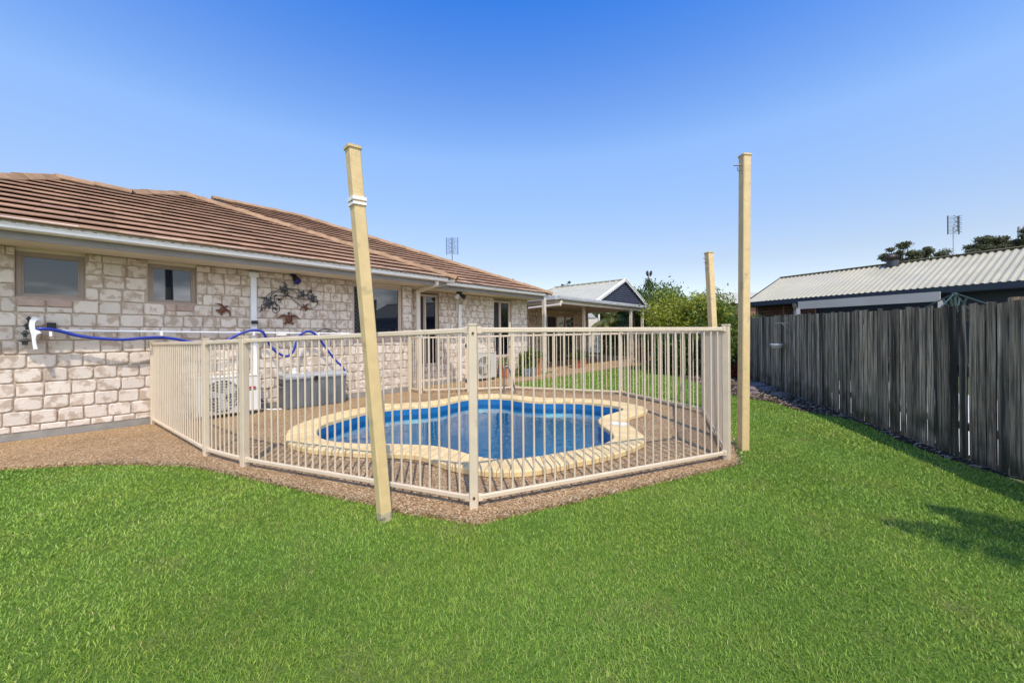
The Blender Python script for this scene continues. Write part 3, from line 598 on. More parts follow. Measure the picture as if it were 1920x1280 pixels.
def window(fx, o, panes, m, dep=.07, split=None, name_label=None):
    ya, yb, za, zb = o; X = fx-dep; fw = .042
    zt = zb-.045 if zb > 2.3 else zb-.03
    if zb > 2.3: zt = 2.265
    f = MB()
    for a, b in (((ya+.002, za+.002), (ya+fw, zt)), ((yb-fw, za+.002), (yb-.002, zt)), ((ya+fw, za+.002), (yb-fw, za+fw)), ((ya+fw, zt-fw), (yb-fw, zt))):
        f.box((X-.05, a[0], a[1]), (X+.012, b[0], b[1]))
    if split:
        s = ya + (yb-ya)*split; f.box((X-.05, s-.022, za+fw), (X+.012, s+.022, zt-fw))
    w = f.build('window', m, house)
    f = MB()     # slimmer sash inside the frame
    s = ya + (yb-ya)*split if split else None
    rng = [(ya+fw, yb-fw)] if not split else [(ya+fw, s-.022), (s+.022, yb-fw)]
    for a, b in rng:
        for p, q in (((a, za+fw), (a+.018, zt-fw)), ((b-.018, za+fw), (b, zt-fw)), ((a+.018, za+fw), (b-.018, za+fw+.018)), ((a+.018, zt-fw-.018), (b-.018, zt-fw))):
            f.box((X-.04, p[0], p[1]), (X-.004, q[0], q[1]))
    f.build('sash', m, w)
    for k, (a, b) in enumerate(rng):
        mm = panes[min(k, len(panes)-1)]
        o_ = MB().box((X-.03, a+.002, za+fw+.002), (X-.022, b-.002, zt-fw-.002)).build('pane' if mm != 'screen' else 'security_screen', mm, w)
    if zb > 2.3: MB().box((X-.03, ya, zt+.002), (X+.02, yb, ZS)).build('head', 'soffit', w)
    MB().box((X+.012, ya+.002, za+.001), (fx-.01, yb-.002, za+.016)).build('sill', 'brick_red', w)
    return w
for o in OA[:2]: window(XA, o, ['glass'], 'frame')
window(XA, OA[2], ['screen', 'glass'], 'frame_light', split=.31)
window(XB, OB[0], ['screen', 'glass_dark'], 'frame_light', split=.42); window(XB, OB[1], ['screen', 'glass_dark'], 'frame_light', split=.42)

# ---- roof: courses of flat tiles on two planes, 45 degree hips
T = .44; ZE = 2.47
def plane_z(ex, x): return ZE + T*(ex-x)
def course_span(poly, x):
    ys = []
    for (x0, y0), (x1, y1) in zip(poly, poly[1:]+poly[:1]):
        if (x0-x)*(x1-x) < 0: ys.append(y0+(y1-y0)*(x-x0)/(x1-x0))
    ys.sort(); return list(zip(ys[::2], ys[1::2]))
def tiles(poly, ex, seed):
    mb = MB(); rg = random.Random(seed); n = Vector((T, 0, 1)).normalized(); G = .305; dxs = G*math.cos(math.atan(T))
    x = ex+.03; k = 0
    while x > min(p[0] for p in poly):
        xm = x-dxs*.5
        for a, b in course_span(poly, xm):
            y = a - rg.uniform(0, .3)*1; w = .33
            while y < b:
                y0, y1 = max(a, y), min(b, y+w-.003); y += w
                if y1-y0 < .03: continue
                lo = Vector((x+.030+rg.uniform(-.003, .003), 0, plane_z(ex, x+.030)+.054+rg.uniform(-.003, .003))); hi = Vector((x-dxs-.05, 0, plane_z(ex, x-dxs-.05)+.008))
                t = n*.022
                vs = [(lo.x-.006, y0, lo.z-.009), (lo.x-.006, y1, lo.z-.009), (hi.x, y1, hi.z-.02), (hi.x, y0, hi.z-.02), (lo.x, y0, lo.z), (lo.x, y1, lo.z), (hi.x, y1, hi.z), (hi.x, y0, hi.z)]
                mb.add(vs, [(0,3,2,1), (4,5,6,7), (0,1,5,4), (1,2,6,5), (2,3,7,6), (3,0,4,7)], rg.random())
        x -= dxs; k += 1
    return mb
PA = [(-6.78,-3.1), (-9.03,-.99), (-9.93,-.50), (-9.81,.40), (-10.97,1.28), (-6.78,5.36)]
PB = [(-7.22,9.42), (-12.5,4.2), (-12.5,2.35), (-11.1,1.35), (-8,4.25), (-7.22,4.9)]
roof = tiles(PA, -6.78, 11); t2 = tiles(PB, -7.22, 12); roof.add(t2.v, t2.f, 0); roof.r = roof.r[:len(roof.r)-len(t2.f)] + t2.r
ro = roof.build('roof', 'tile', house)
ub = MB()    # sarking under the tiles and the far slopes
def P3(ex, p, dz=-.02): return (p[0], p[1], plane_z(ex, p[0])+dz)
for ex, P in ((-6.78, PA), (-7.22, PB)): ub.add([P3(ex, p) for p in P], [tuple(range(len(P)))])
a1, a2, a3, a4, a5 = (P3(-6.78, p) for p in PA[1:]) ; b1, b2, b3 = (P3(-7.22, p) for p in PB[:3])
ub.add([a2, a3, (-13.2, .4, 2.47), (-13.2, -3.1, 2.47)], [(0,1,2,3)]); ub.add([a1, a2, (-13.2,-3.1,2.47), P3(-6.78, PA[0])], [(0,1,2,3)])
ub.add([a4, a5, (-7.4, 5.36, 2.47), (-14.5, 5.36, 2.9), (-13.5, 1.3, 3.3)], [(0,1,2,3,4)]); ub.add([a3, a4, (-13.5, 1.3, 3.3), (-13.2,.4,2.47)], [(0,1,2,3)])
ub.add([b1, b2, (-17.8, 9.42, 2.47)], [(0,1,2)]); ub.add([b2, b3, (-17.8, 1.2, 2.47), (-17.8, 9.42, 2.47)], [(0,1,2,3)])
ub.build('sarking', 'tile', ro, recalc=False)
def caps(pts, L=.40, w=.115, name='ridge_caps'):
    mb = MB(); bed_ = MB()
    for p, q in zip(pts, pts[1:]):
        p, q = Vector(p), Vector(q); D_ = (q-p); n = max(1, round(D_.length/L)); d = D_.normalized(); s = d.cross(Vector((0,0,1))).normalized(); u = s.cross(d).normalized()
        for i in range(n):
            a = p + D_*(i/n); b = p + D_*((i+1)/n+.02); ra, rb = w*1.02, w*.98
            def sec(c, r, lift): return [c + s*r*1.15 - u*(.045) + u*lift, c + s*r*.5 + u*(.028+lift), c - s*r*.5 + u*(.028+lift), c - s*r*1.15 - u*.045 + u*lift]
            A = sec(a, ra, .035+.006*(i % 2)); B = sec(b, rb, .028+.006*(i % 2))
            A2 = [x-u*.016 for x in A]; B2 = [x-u*.016 for x in B]
            mb.add(A+B+A2+B2, [(0,1,5,4),(1,2,6,5),(2,3,7,6),(8,12,13,9),(9,13,14,10),(10,14,15,11),(0,8,9,1),(1,9,10,2),(2,10,11,3),(4,5,13,12),(5,6,14,13),(6,7,15,14),(0,4,12,8),(3,11,15,7)])
        bed_.bar(p-u*.035, q-u*.035, w*1.75, .105)
    c = mb.build(name, 'cap', ro); bed_.build('cap_bedding', 'mortar_dark', ro); return c
def eq(ex, x, y): return (x, y, plane_z(ex, x)+.03)
caps([eq(-6.78, *p) for p in [(-6.82,-3.1), (-9.03,-.99), (-9.93,-.50), (-9.81,.40)]])
caps([eq(-6.78, -9.85, .36), eq(-6.78, -10.97, 1.28), eq(-6.78, -6.80, 5.34)])
caps([eq(-7.22, -12.5, 2.0), eq(-7.22, -12.5, 4.2)]); caps([eq(-7.22, -12.5, 4.2), eq(-7.22, -7.24, 9.40)])
sf = MB()
sf.box((-6.92, -3.2, ZS), (XB-.1, 4.74, ZS+.012)); sf.box((-6.92, 4.74, ZS), (XB+.0, 5.26, ZS+.012)); sf.box((-7.36, 5.26, ZS), (XB-.1, 9.3, ZS+.012)); sf.box((-13.8, 9.3, ZS), (XB, 9.31, ZS+.01))
sf.build('soffit', 'soffit', house)
fa = MB()
fa.box((-6.90, -3.2, ZS-.005), (-6.92, 5.28, 2.455)); fa.box((-6.921, 5.26, ZS-.005), (-7.36, 5.28, 2.455)); fa.box((-7.34, 5.281, ZS-.005), (-7.36, 9.32, 2.455)); fa.box((-7.361, 9.30, ZS-.005), (-9.5, 9.32, 2.455))
fa.build('fascia', 'fascia', house)
def gutter(x, y0, y1, ret_x=None, ret_end=1):
    mb = MB(); pr = [(0, 0), (.085, 0), (.122, .012), (.118, .045), (.126, .052), (.122, .066), (.088, .135), (.080, .137), (.08, .08), (.0, .03)]
    n = len(pr); A = [(x-.12+a, y0, 2.392+b) for a, b in pr]; B = [(x-.12+a, y1, 2.392+b) for a, b in pr]
    mb.add(A+B, [(i, (i+1)%n, n+(i+1)%n, n+i) for i in range(n)] + [tuple(range(n)), tuple(range(2*n-1, n-1, -1))])
    if ret_x is not None:
        mb.box((x-.119, y1-.002, 2.392), (x-.001, y1+.004, 2.515)); mb.box((ret_x, y1-.118, 2.393), (x-.12, y1, 2.511))
    nf_ = len(mb.f); y = y0+.05
    while y < y1-.03: mb.box((x-.006, y, 2.4625), (x+.0015, y+.032, 2.4685)); y += .1
    o = mb.build('gutter', 'white_metal', house); o.data.materials.append(M['slot'])
    for p_ in o.data.polygons[nf_:]: p_.material_index = 1
    return o
gutter(-6.78, -3.2, 5.40, -7.34); gutter(-7.22, 5.41, 9.42, -9.4)
# downpipes that belong to the house
dp = MB()
dp.bar((-6.86, 4.98, 2.40), (-6.86, 4.98, 2.30), .075, .06, bev=.008); dp.bar((-6.86, 4.98, 2.315), (-7.40, 4.86, 2.20), .06, .08, bev=.01); dp.bar((-7.40, 4.86, 2.23), (-7.40, 4.86, .02), .10, .055, bev=.012)
dp.build('downpipe', 'cream_pipe', house, smooth=False)
dp = MB(); dp.bar((-7.86, 6.43, 2.02), (-7.86, 6.43, .02), .055, .10, bev=.01, up=(0,1,0)); dp.build('downpipe', 'white_metal', house)
MB().box((XB+.003, 6.30, 1.86), (XB+.05, 6.36, 2.04)).build('meter_box', 'beige_ac', house)
# patio side of the house: recessed wall with a sliding door
rw = MB(); XR = -10.4; dA, dB, wE = onx(1025, 620, XR).y, onx(1076, 620, XR).y, onx(1103, 620, XR).y; dW = dB-dA
wall_boxes(rw, XR, .1, 9.19, wE, 0, 2.34, [(dA, dB, .02, 2.08)])
rw.build('wall', 'mortar', house); b2 = MB(); bricks(b2, XR+.016, 9.2, wE, 2.33, [(dA, dB, 0, 2.08)], 9, b2); b2.build('brickwork', 'brick', house)
f = MB()
for y in (dA, dA+dW*.33, dA+dW*.66, dB-.06): f.box((XR-.06, y, .02), (XR+.01, y+.06, 2.08))
f.box((XR-.06, dA+.06, 2.03), (XR+.01, dB-.06, 2.08)); sd = f.build('sliding_door', 'frame_light', house)
for i, (a, b) in enumerate(((dA+.06, dA+dW*.33), (dA+dW*.33+.06, dA+dW*.66), (dA+dW*.66+.06, dB-.06))):
    MB().box((XR-.03, a, .03), (XR-.02, b, 2.03)).build('pane' if i else 'security_screen', 'glass_dark' if i else 'screen', sd)

# ================================================================== PATIO COVER
pc = empty('patio_cover', (-9, 14, 0), 'open patio roof with white ribbed sheeting and a dark slatted gable end', 'patio roof')
gx = -7.5; y0, y1 = 10.39, 18.35
mb = MB(); pr = [(0, 0), (.10, 0), (.12, .04), (.11, .06), (.12, .075), (.12, .13), (0, .13)]; n = len(pr)
A = [(gx-.12+a, y0, 2.39+b) for a, b in pr]; B = [(gx-.12+a, y1, 2.39+b) for a, b in pr]
mb.add(A+B, [(i, (i+1)%n, n+(i+1)%n, n+i) for i in range(n)] + [tuple(range(n)), tuple(range(2*n-1, n-1, -1))])
mb.box((gx-2.4, y0-.12, 2.392), (gx-.121, y0-.002, 2.518)); mb.box((gx-4.5, y1-.1, 2.392), (gx-.121, y1-.002, 2.518))
mb.build('gutter', 'patio_grey', pc)
MB().box((gx-4.9, y0, 2.395), (gx-.125, y1-.11, 2.43)).build('ceiling', 'patio_ceiling', pc)
MB().box((gx-4.9, y0, 2.431), (gx-.125, y1-.11, 2.47)).build('flat_sheeting', 'zincg', pc)
ay, az = 15.37, 3.56; ly, ry = 13.02, 17.65; xf = -7.72
rl = ony(1041, 541, ay); xr = min(-10.5, rl.x)
mb = MB(); mb.add([(xf+.12, ly-.06, 2.50), (xf+.12, ay, az), (xr, ay, az), (xr-1.6, ly-.06, 2.50)], [(0,1,2,3)])
mb.add([(xf+.12, ry+.06, 2.50), (xf+.12, ay, az), (xr, ay, az), (xr-1.6, ry+.06, 2.50)], [(0,1,2,3)])
mb.add([(xr, ay, az), (xr-1.6, ly-.06, 2.50), (xr-1.6, ry+.06, 2.50)], [(0,1,2)])
rf = mb.build('roof', 'zincg', pc, recalc=False)
mb = MB(); x = xf-.02
while x > xr-1.3:
    f_ = 1 if x > xr else 1-(xr-x)/1.6
    for sgn, yy in ((1, ly), (-1, ry)):
        q = (x, yy + (ay-yy)*f_, 2.50 + (az-2.50)*f_+.012); mb.bar((x, yy, 2.512), q, .045, .035)
    x -= .30
mb.bar((xf+.1, ay, az+.02), (xr, ay, az+.02), .16, .035); mb.bar((xr, ay, az+.02), (xr-1.55, ly, 2.53), .14, .03)
mb.build('roof_rib', 'zincg', rf)
gb = MB(); gb.prism([(xf, ly+.1, 2.5), (xf, ry-.1, 2.5), (xf, ay, az-.05)], (-.03, 0, 0)); ge = gb.build('gable_end', 'navy', pc)
sl_ = MB(); z = 2.56
while z < az-.12:
    t = (z-2.5)/(az-2.5); a = ly+(ay-ly)*t+.1; b = ry+(ay-ry)*t-.1
    sl_.add([(xf+.003, a, z+.055), (xf+.003, b, z+.055), (xf+.035, b, z), (xf+.035, a, z), (xf+.003, b, z-.004), (xf+.003, a, z-.004)], [(0,1,2,3), (3,2,4,5)]); z += .088
sl_.build('louvre', 'navy', ge)
bg_ = MB(); bg_.bar((xf+.07, ly-.05, 2.49), (xf+.07, ay, az), .05, .13); bg_.bar((xf+.071, ry+.05, 2.49), (xf+.071, ay, az), .05, .13); bg_.build('barge_board', 'white_metal', pc)
for u, x in ((1020.6, gx-.17), (1183, gx-.17), (1204.5, gx-.17)):
    p = onx(u, 640, x); MB().bar((x, p.y, 0), (x, p.y, 2.40), .10, .10).build('post', 'cream_pipe', pc)
p = ony(1095, 640, 12.9); MB().bar((p.x, p.y, 0), (p.x, p.y, 2.40), .09, .09).build('post', 'cream_pipe', pc)
MB().box((gx-.2, y0+.1, 2.27), (gx-.14, y1-.3, 2.394)).box((gx-4.8, y0+.04, 2.27), (gx-.2, y0+.10, 2.394)).build('beam', 'cream_pipe', pc)
q0 = ony(991, 577, y0-.2); q1 = ony(1051, 571, y0-.2)
MB().tube([(q0.x, q0.y, q0.z-.02), (q1.x, q1.y, q1.z), (q1.x+.02, q1.y+.05, q1.z+.12)], .045, 10).build('downpipe', 'cream_pipe', pc, smooth=True)
# ================================================================== POOL FENCE
PF = dict(E=(-7.40, .50, 1.156), D=(-4.978, .736, 1.186), C=(-4.29, .918, 1.204), A=(-2.04, 1.785, 1.274), B=(-1.013, 4.104, 1.282),
          G2=(-1.844, 6.225, 1.267), G1=(-3.643, 7.10, 1.258), H1=(-5.756, 6.212, 1.23), H0=(-6.33, 5.395, 1.21), K0=(-6.90, 4.583, 1.21), K1=(-7.40, 4.62, 1.20))
fence = empty('pool_fence', (-4, 4, 0), 'cream tubular metal pool fence of thin upright bars around the pool', 'pool fence')
def pv(k, z=0): x, y, h = PF[k]; return Vector((x, y, z))
def panel(k0, k1, nb, single, w0=.03, w1=.03):
    a, b = pv(k0), pv(k1); h0, h1 = PF[k0][2], PF[k1][2]; d = (b-a).normalized(); L = (b-a).length
    s = a + d*w0; e = b - d*w1
    up = Vector((0, 0, 1)); t0, t1 = h0-.035, h1-.035
    MB().bar(s+up*t0, e+up*t1, .028, .038, bev=.006).build('top_rail', 'cream_metal', fence)
    MB().bar(s+up*.062, e+up*.062, .028, .036, bev=.006).build('bottom_rail', 'cream_metal', fence)
    for c, t, sg in ((s, t0, 1), (e, t1, -1)):
        MB().bar(c+up*t-d*sg*.004, c+up*t+d*sg*.028, .04, .05, bev=.005).build('bracket', 'cream_metal', fence)
        MB().bar(c+up*.062-d*sg*.004, c+up*.062+d*sg*.028, .04, .048, bev=.005).build('bracket', 'cream_metal', fence)
    m_ = MB()
    for i in range(nb):
        f = (i+1)/(nb+1); p = s.lerp(e, f); zt = t0+(t1-t0)*f - .018
        mb = MB() if single else m_
        mb.tube([p+up*.07, p+up*zt], .0082, 10)
        if single: mb.build('picket', 'cream_metal', fence, smooth=True)
    if not single: m_.build('picket', 'cream_metal', fence, smooth=True)['kind'] = 'stuff'
panel('C', 'A', 27, True); panel('A', 'B', 27, True); panel('D', 'C', 7, True); panel('E', 'D', 25, True)
panel('B', 'G2', 25, False); panel('G2', 'G1', 22, False); panel('G1', 'H1', 25, False); panel('H1', 'H0', 9, False); panel('K0', 'K1', 4, False)
def fpost(k, w, rot, bolt=None):
    x, y, h = PF[k]; mb = MB(); c = Vector((x, y, 0)); a = Vector((math.cos(rot), math.sin(rot), 0))
    mb.bar(c, c+Vector((0, 0, h)), w, w, up=a, bev=.006); mb.bar(c+Vector((0,0,h)), c+Vector((0,0,h+.012)), w+.008, w+.008, up=a, bev=.006)
    o = mb.build('post', 'cream_metal', fence)
    if bolt:
        b = MB()
        for z in (h-.055, .075):
            p = c + Vector((0,0,z)) + Vector(bolt)*(w/2+.001); b.tube([p, p+Vector(bolt)*.006], .009, 8)
        b.build('bolt', 'rust', o)
dirA = math.atan2(-1.785, 2.04)
for k, w, rot in (('E', .045, .1), ('D', .05, .2), ('C', .062, .32), ('A', .060, 2.3), ('B', .062, 1.55), ('G2', .055, 2.3), ('G1', .055, .4), ('H1', .055, .9), ('H0', .05, .95), ('K0', .05, .95), ('K1', .045, 0)):
    fpost(k, w, rot, {'A': (.745, -.667, 0), 'C': (.95, .31, 0)}.get(k) if k in 'A' else None)
# gate between the two wall-side posts
a, b = pv('K0'), pv('H0'); d = (b-a).normalized(); gate = empty('pool_gate', tuple((a+b)/2), 'narrow cream bar gate of the pool fence near the house wall', 'gate')
s, e = a+d*.06, b-d*.045; up = Vector((0,0,1))
fr = MB().bar(s+up*.06, s+up*1.19, .03, .03, up=d, bev=.004).bar(e+up*.06, e+up*1.19, .03, .03, up=d, bev=.004).bar(s+up*1.175, e+up*1.175, .028, .03).bar(s+up*.075, e+up*.075, .028, .03); fr.build('frame', 'cream_metal', gate)
for i in range(8):
    p = s.lerp(e, (i+1)/9); MB().tube([p+up*.08, p+up*1.165], .0082, 8).build('picket', 'cream_metal', gate, smooth=True)
MB().bar(s+up*1.16-d*.05, s+up*1.26-d*.05, .055, .07, up=d, bev=.006).build('latch', 'patio_grey', gate)
MB().lathe(tuple(s+up*1.26-d*.05), [(.02, 0), (.028, .02), (.018, .06), (.004, .085)], 10).build('latch_knob', 'white', gate, smooth=True)
MB().bar(e+up*.95, e+up*1.03, .05, .03, up=d).bar(e+up*.2, e+up*.28, .05, .03, up=d).build('hinge', 'dark_grey', gate)
p = Vector((-5.84, 6.19, 0)); t = empty('gate_pole', tuple(p), 'thin cream pole strapped beside the far pool fence post, taller than the rail', 'pole')
MB().bar(p, p+up*1.50, .035, .035, bev=.004).build('pole', 'cream_metal', t); MB().bar(p+up*.95, p+up*.965, .05, .05).bar(p+up*.42, p+up*.435, .05, .05).build('strap', 'dark_grey', t)
# curved steel handrail by the far rim
p0, p1 = g(945, 737, .0), g(953, 730, 0); q = p0
t = empty('pool_handrail', tuple(q), 'short curved grey steel handrail standing by the far rim of the pool', 'handrail')
hx = Vector((q.x, q.y, 0)); zt = .52
dr = Vector((.62, .68, 0)).normalized()
pts = [hx, hx+up*.30, hx+up*.50+dr*.01, hx+up*.56+dr*.05, hx+up*.52+dr*.10, hx+up*.30+dr*.17, hx+up*.02+dr*.24]
MB().tube(curve(pts, 40), .019, 10).build('rail', 'steel', t, smooth=True); MB().lathe(tuple(hx), [(.045, 0), (.045, .012), (.02, .02)], 14).lathe(tuple(hx+dr*.24), [(.045, 0), (.045, .012), (.02, .02)], 14).build('foot', 'steel', t)

# ================================================================== SHADE SAIL POSTS
def sail(base, top, w, rot, label, collar=None, extra=True):
    c = Vector(base); tp = Vector(top); d = (tp-c).normalized(); a = Vector((math.cos(rot), math.sin(rot), 0))
    t = empty('shade_sail_post', (c.x, c.y, 0), label, 'post', 'shade sail posts')
    MB().bar(c-d*.06, tp, w, w, up=a, bev=.007).build('shaft', 'sail', t)
    MB().bar(tp, tp+d*.018, w+.014, w+.014, up=a, bev=.008).build('cap', 'sail', t)
    if collar: MB().bar(c-d*.05, c+d*.055, w+.002, w+.002, up=a, bev=.007).build('weathered_foot', 'foot', t)
    if collar:
        k = c.lerp(tp, collar); s_ = MB()
        s_.bar(k, k+d*.022, w+.020, w+.020, up=a, bev=.006); s_.bar(k-d*.03, k-d*.012, w+.016, w+.016, up=a, bev=.006); s_.build('strap', 'white_metal', t)
    return t, a, d
def cw(X, Z, z): v = R0*X + Vector((Fv.x, Fv.y, 0))*Z; return (v.x, v.y, z)
FA = math.atan2(Fv.y, Fv.x)
sail(cw(-.866, 2.587, -.03), cw(-1.04, 2.53, 2.43), .077, FA+.80, 'leaning cream shade sail post with a pale strap, in front of the pool fence', .862)
t, a, d = sail(cw(2.442, 4.07, -.03), cw(2.50, 4.10, 3.09), .085, FA+.12, 'tallest upright cream shade sail post, on the lawn right of the pool fence corner')
k = Vector(cw(2.455, 4.10, 3.0)); MB().tube([k, k+Vector((-.04,-.03,.0))-R0*.02], .008, 8).tube([k-up*.06, k-up*.06-R0*.03, k-up*.02-R0*.035], .005, 8).build('eye_bolt', 'steel', t)
t, a, d = sail(cw(3.30, 6.2, -.03), cw(3.24, 6.3, 2.52), .10, FA+.25, 'shortest shade sail post, beyond the far right of the pool fence')
k = Vector(cw(3.19, 6.28, 2.44)); MB().tube([k, k-R0*.05], .008, 8).tube([k-up*.07, k-up*.07-R0*.045], .006, 8).build('eye_bolt', 'steel', t)

# ================================================================== TIMBER FENCE
tf = empty('timber_fence', (-.3, 7.6, 0), 'weathered grey timber paling fence along the right side of the lawn', 'timber fence')
rg = random.Random(21); s0 = -7.6; s1 = 8.1; pos = s0; k = 0
pal = []
while pos < s1:
    w = rg.uniform(.084, .098); pal.append((pos, w)); pos += w + (rg.uniform(.012, .023) if pos < 3.2 else rg.uniform(.006, .014))
vis = [i for i, (s_, w) in enumerate(pal) if s_ > -.6]
rest = MB()
for i, (s_, w) in enumerate(pal):
    a = fA + fD*s_; b = a + fD*w; tlen = s_; h = 1.485 + .0245*max(0, s_+0.0) + rg.uniform(-.02, .014)
    if s_ < 0: h = 1.485 + rg.uniform(-.02, .014)
    off = rg.uniform(-.003, .003); th = .011; tw = rg.uniform(-.012, .012); lean = rg.uniform(-.005, .005)
    n0 = fN*off; n1 = fN*(off+tw*.3); mb = MB(); vs = []
    ts = rg.uniform(-.012, .012)
    NZ = 7
    for q in range(NZ):
        z = (0.0 + (h)*q/(NZ-1)); jog = (rg.uniform(-.0028, .0028) if 0 < q < NZ-1 else 0) + lean*q/(NZ-1); cup = fN*rg.uniform(-.002, .002)
        zz = z-.03
        for p, nn, sg in ((a, n0, 1), (b, n1, -1)):
            zq = zz + (ts*sg*.5 if q == NZ-1 else 0)
            vs.append((*(p+fD*jog+nn+cup), zq)); vs.append((*(p+fD*jog+nn+cup+fN*th), zq))
    fs = [(0,2,3,1), (4*(NZ-1), 4*(NZ-1)+1, 4*(NZ-1)+3, 4*(NZ-1)+2)]
    for q in range(NZ-1):
        o_ = 4*q; fs += [(o_, o_+4, o_+6, o_+2), (o_+1, o_+3, o_+7, o_+5), (o_, o_+1, o_+5, o_+4), (o_+2, o_+6, o_+7, o_+3)]
    r = rg.random()
    if i in vis and len(vis) and vis.index(i) < 100:
        o = MB().add(vs, fs, r).build('paling', 'wood', tf); o.data.materials.append(M['edge_shade'])
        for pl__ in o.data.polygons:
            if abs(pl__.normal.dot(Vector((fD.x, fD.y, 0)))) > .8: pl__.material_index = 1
    else: rest.add(vs, fs, r)
rest.build('paling', 'wood', tf)['kind'] = 'stuff'
def fp(s_, off, z): p = fA+fD*s_+fN*off; return (p.x, p.y, z)
for z in (.28, .85, 1.36):
    MB().bar(fp(s0, .05, z), fp(s1, .05, z+.0), .04, .07).build('rail', 'wood', tf)
s_ = -7
while s_ < 8: MB().bar(fp(s_, .12, -.03), fp(s_, .12, 1.5), .1, .1).build('post', 'wood', tf); s_ += 2.4
# bare wire bracket and hanging bowl on the fence
hp = empty('hanging_planter', fp(5.2, -.2, 1.1), 'empty cream bowl planter hanging from a wire bracket on the timber fence', 'planter')
def onf(u, v, off=0.): n3 = (fN.x, fN.y, 0); return hit(u, v, n3, fN.dot(fA)+off)
c = onf(1456, 645, -.16); sc = .0085
w_ = MB(); k1 = onf(1480, 605, -.01); k2 = onf(1453, 605.5, -.16); w_.tube([k1, k2, k2-Vector((0,0,.02))], .004, 6); w_.tube([onf(1483, 620, -.01), k2.lerp(k1, .45)], .003, 6); w_.build('bracket', 'cord', hp)
w_ = MB()
for an in range(3):
    t_ = an*2.1+.4; w_.tube([k2, c+Vector((math.cos(t_)*.10, math.sin(t_)*.10, .0))], .0022, 5)
w_.build('hanging_wire', 'wire', hp)
MB().lathe((c.x, c.y, c.z), [(.05, -.095), (.085, -.075), (.108, -.02), (.118, -.015), (.118, .006), (.104, .008), (.09, -.01), (.06, -.05), (.01, -.06)], 24).build('bowl', 'offwhite', hp, smooth=True)

# ================================================================== THINGS ON AND BY THE HOUSE WALL
def wp(u, v, off=.0): return onx(u, v, XA+off)
# telescopic pole and brush head
pl_ = empty('pool_brush_pole', (-7.25, .5, 1.28), 'long white pool pole with a white brush head lying level along the brick wall', 'pool brush')
e0, e1 = wp(70, 619, .11), wp(655, 625.5, .11); MB().tube([e0, e1], .0145, 10).build('pole', 'white', pl_, smooth=True)
MB().tube([wp(518, 628, .11), wp(536, 628, .11)], .02, 10).build('grip', 'offwhite', pl_, smooth=True)
hd = MB(); ctr = wp(66, 622, .22)
prof = []
for (u, v) in ((77,600), (70,595), (62.5,594), (57,600), (55,610), (57,619), (60,628), (61,637), (62,646), (64,655), (72,653.5), (69,645), (67.5,635), (70,627), (79,624), (75,620), (67.5,618), (66,610), (67.5,603), (71.5,600)):
    p = wp(u, v, .13); prof.append((p.x-.06, p.y, p.z))
hd.prism(prof, (.12, 0, 0)); hd.build('brush_head', 'white', pl_)
bs = MB()
for u, v, r_ in ((54, 593.5, .022), (50.5, 606.5, .028), (47, 620.5, .034), (46.5, 635, .048)):
    p = wp(u, v, .10); bs.lathe((p.x, p.y, p.z-.03), [(r_*.45, -.045), (r_*.5, -.01), (r_, 0), (r_*1.05, .008), (r_*.6, .018), (r_*.35, .035)], 14)
bs.build('bristle', 'dark_grey', pl_, smooth=True)
hk = MB()
for u in (97.5, 300, 470, 590):
    p = wp(u, 614, 0); hk.box((XA+.002, p.y-.012, 1.235), (XA+.20, p.y+.012, 1.25)); hk.box((XA+.185, p.y-.012, 1.25), (XA+.20, p.y+.012, 1.29)); hk.box((XA+.002, p.y-.015, 1.20), (XA+.008, p.y+.015, 1.30))
tag(hk.build('wall_hooks', 'white_metal'), 'thin white wall hooks carrying the pool pole and blue hose', 'hooks')
jp = wp(97, 611, 0); tag(MB().box((XA, jp.y-.037, jp.z-.04), (XA+.05, jp.y+.037, jp.z+.04)).bar((XA+.03, jp.y, jp.z-.04), (XA+.03, jp.y, jp.z-.11), .012, .012).build('wall_box', 'black'), 'small black box on the brick wall beside the brush head', 'wall box')
hs_pts = [(66,617),(80,616.5),(97,617.5),(122,623),(150,630),(190,634.5),(230,636.5),(270,633.5),(300,632.5),(330,635.5),(360,641),(387.5,643.5),(417.5,641),(438,631),(458.8,622.3),(477.5,618.8),(492.5,622.5),(500,635.6),(507.5,648.8),(518.8,660),(535.6,667.5),(548.8,660),(556,641),(563,628),(575,621.5),(588,624),(597.5,633.8),(612.5,654),(629,675),(642.5,688),(647,698)]
hp_ = [wp(u, v, .17+.012*math.sin(i*1.3)) for i, (u, v) in enumerate(hs_pts)]
cv = curve(hp_, 420)
tag(MB().tube(cv, [.0185+.0016*(i % 2) for i in range(len(cv))], 12).build('pool_hose', 'hose', smooth=True), 'blue vacuum hose looped over the wall hooks down to the storage box', 'hose')
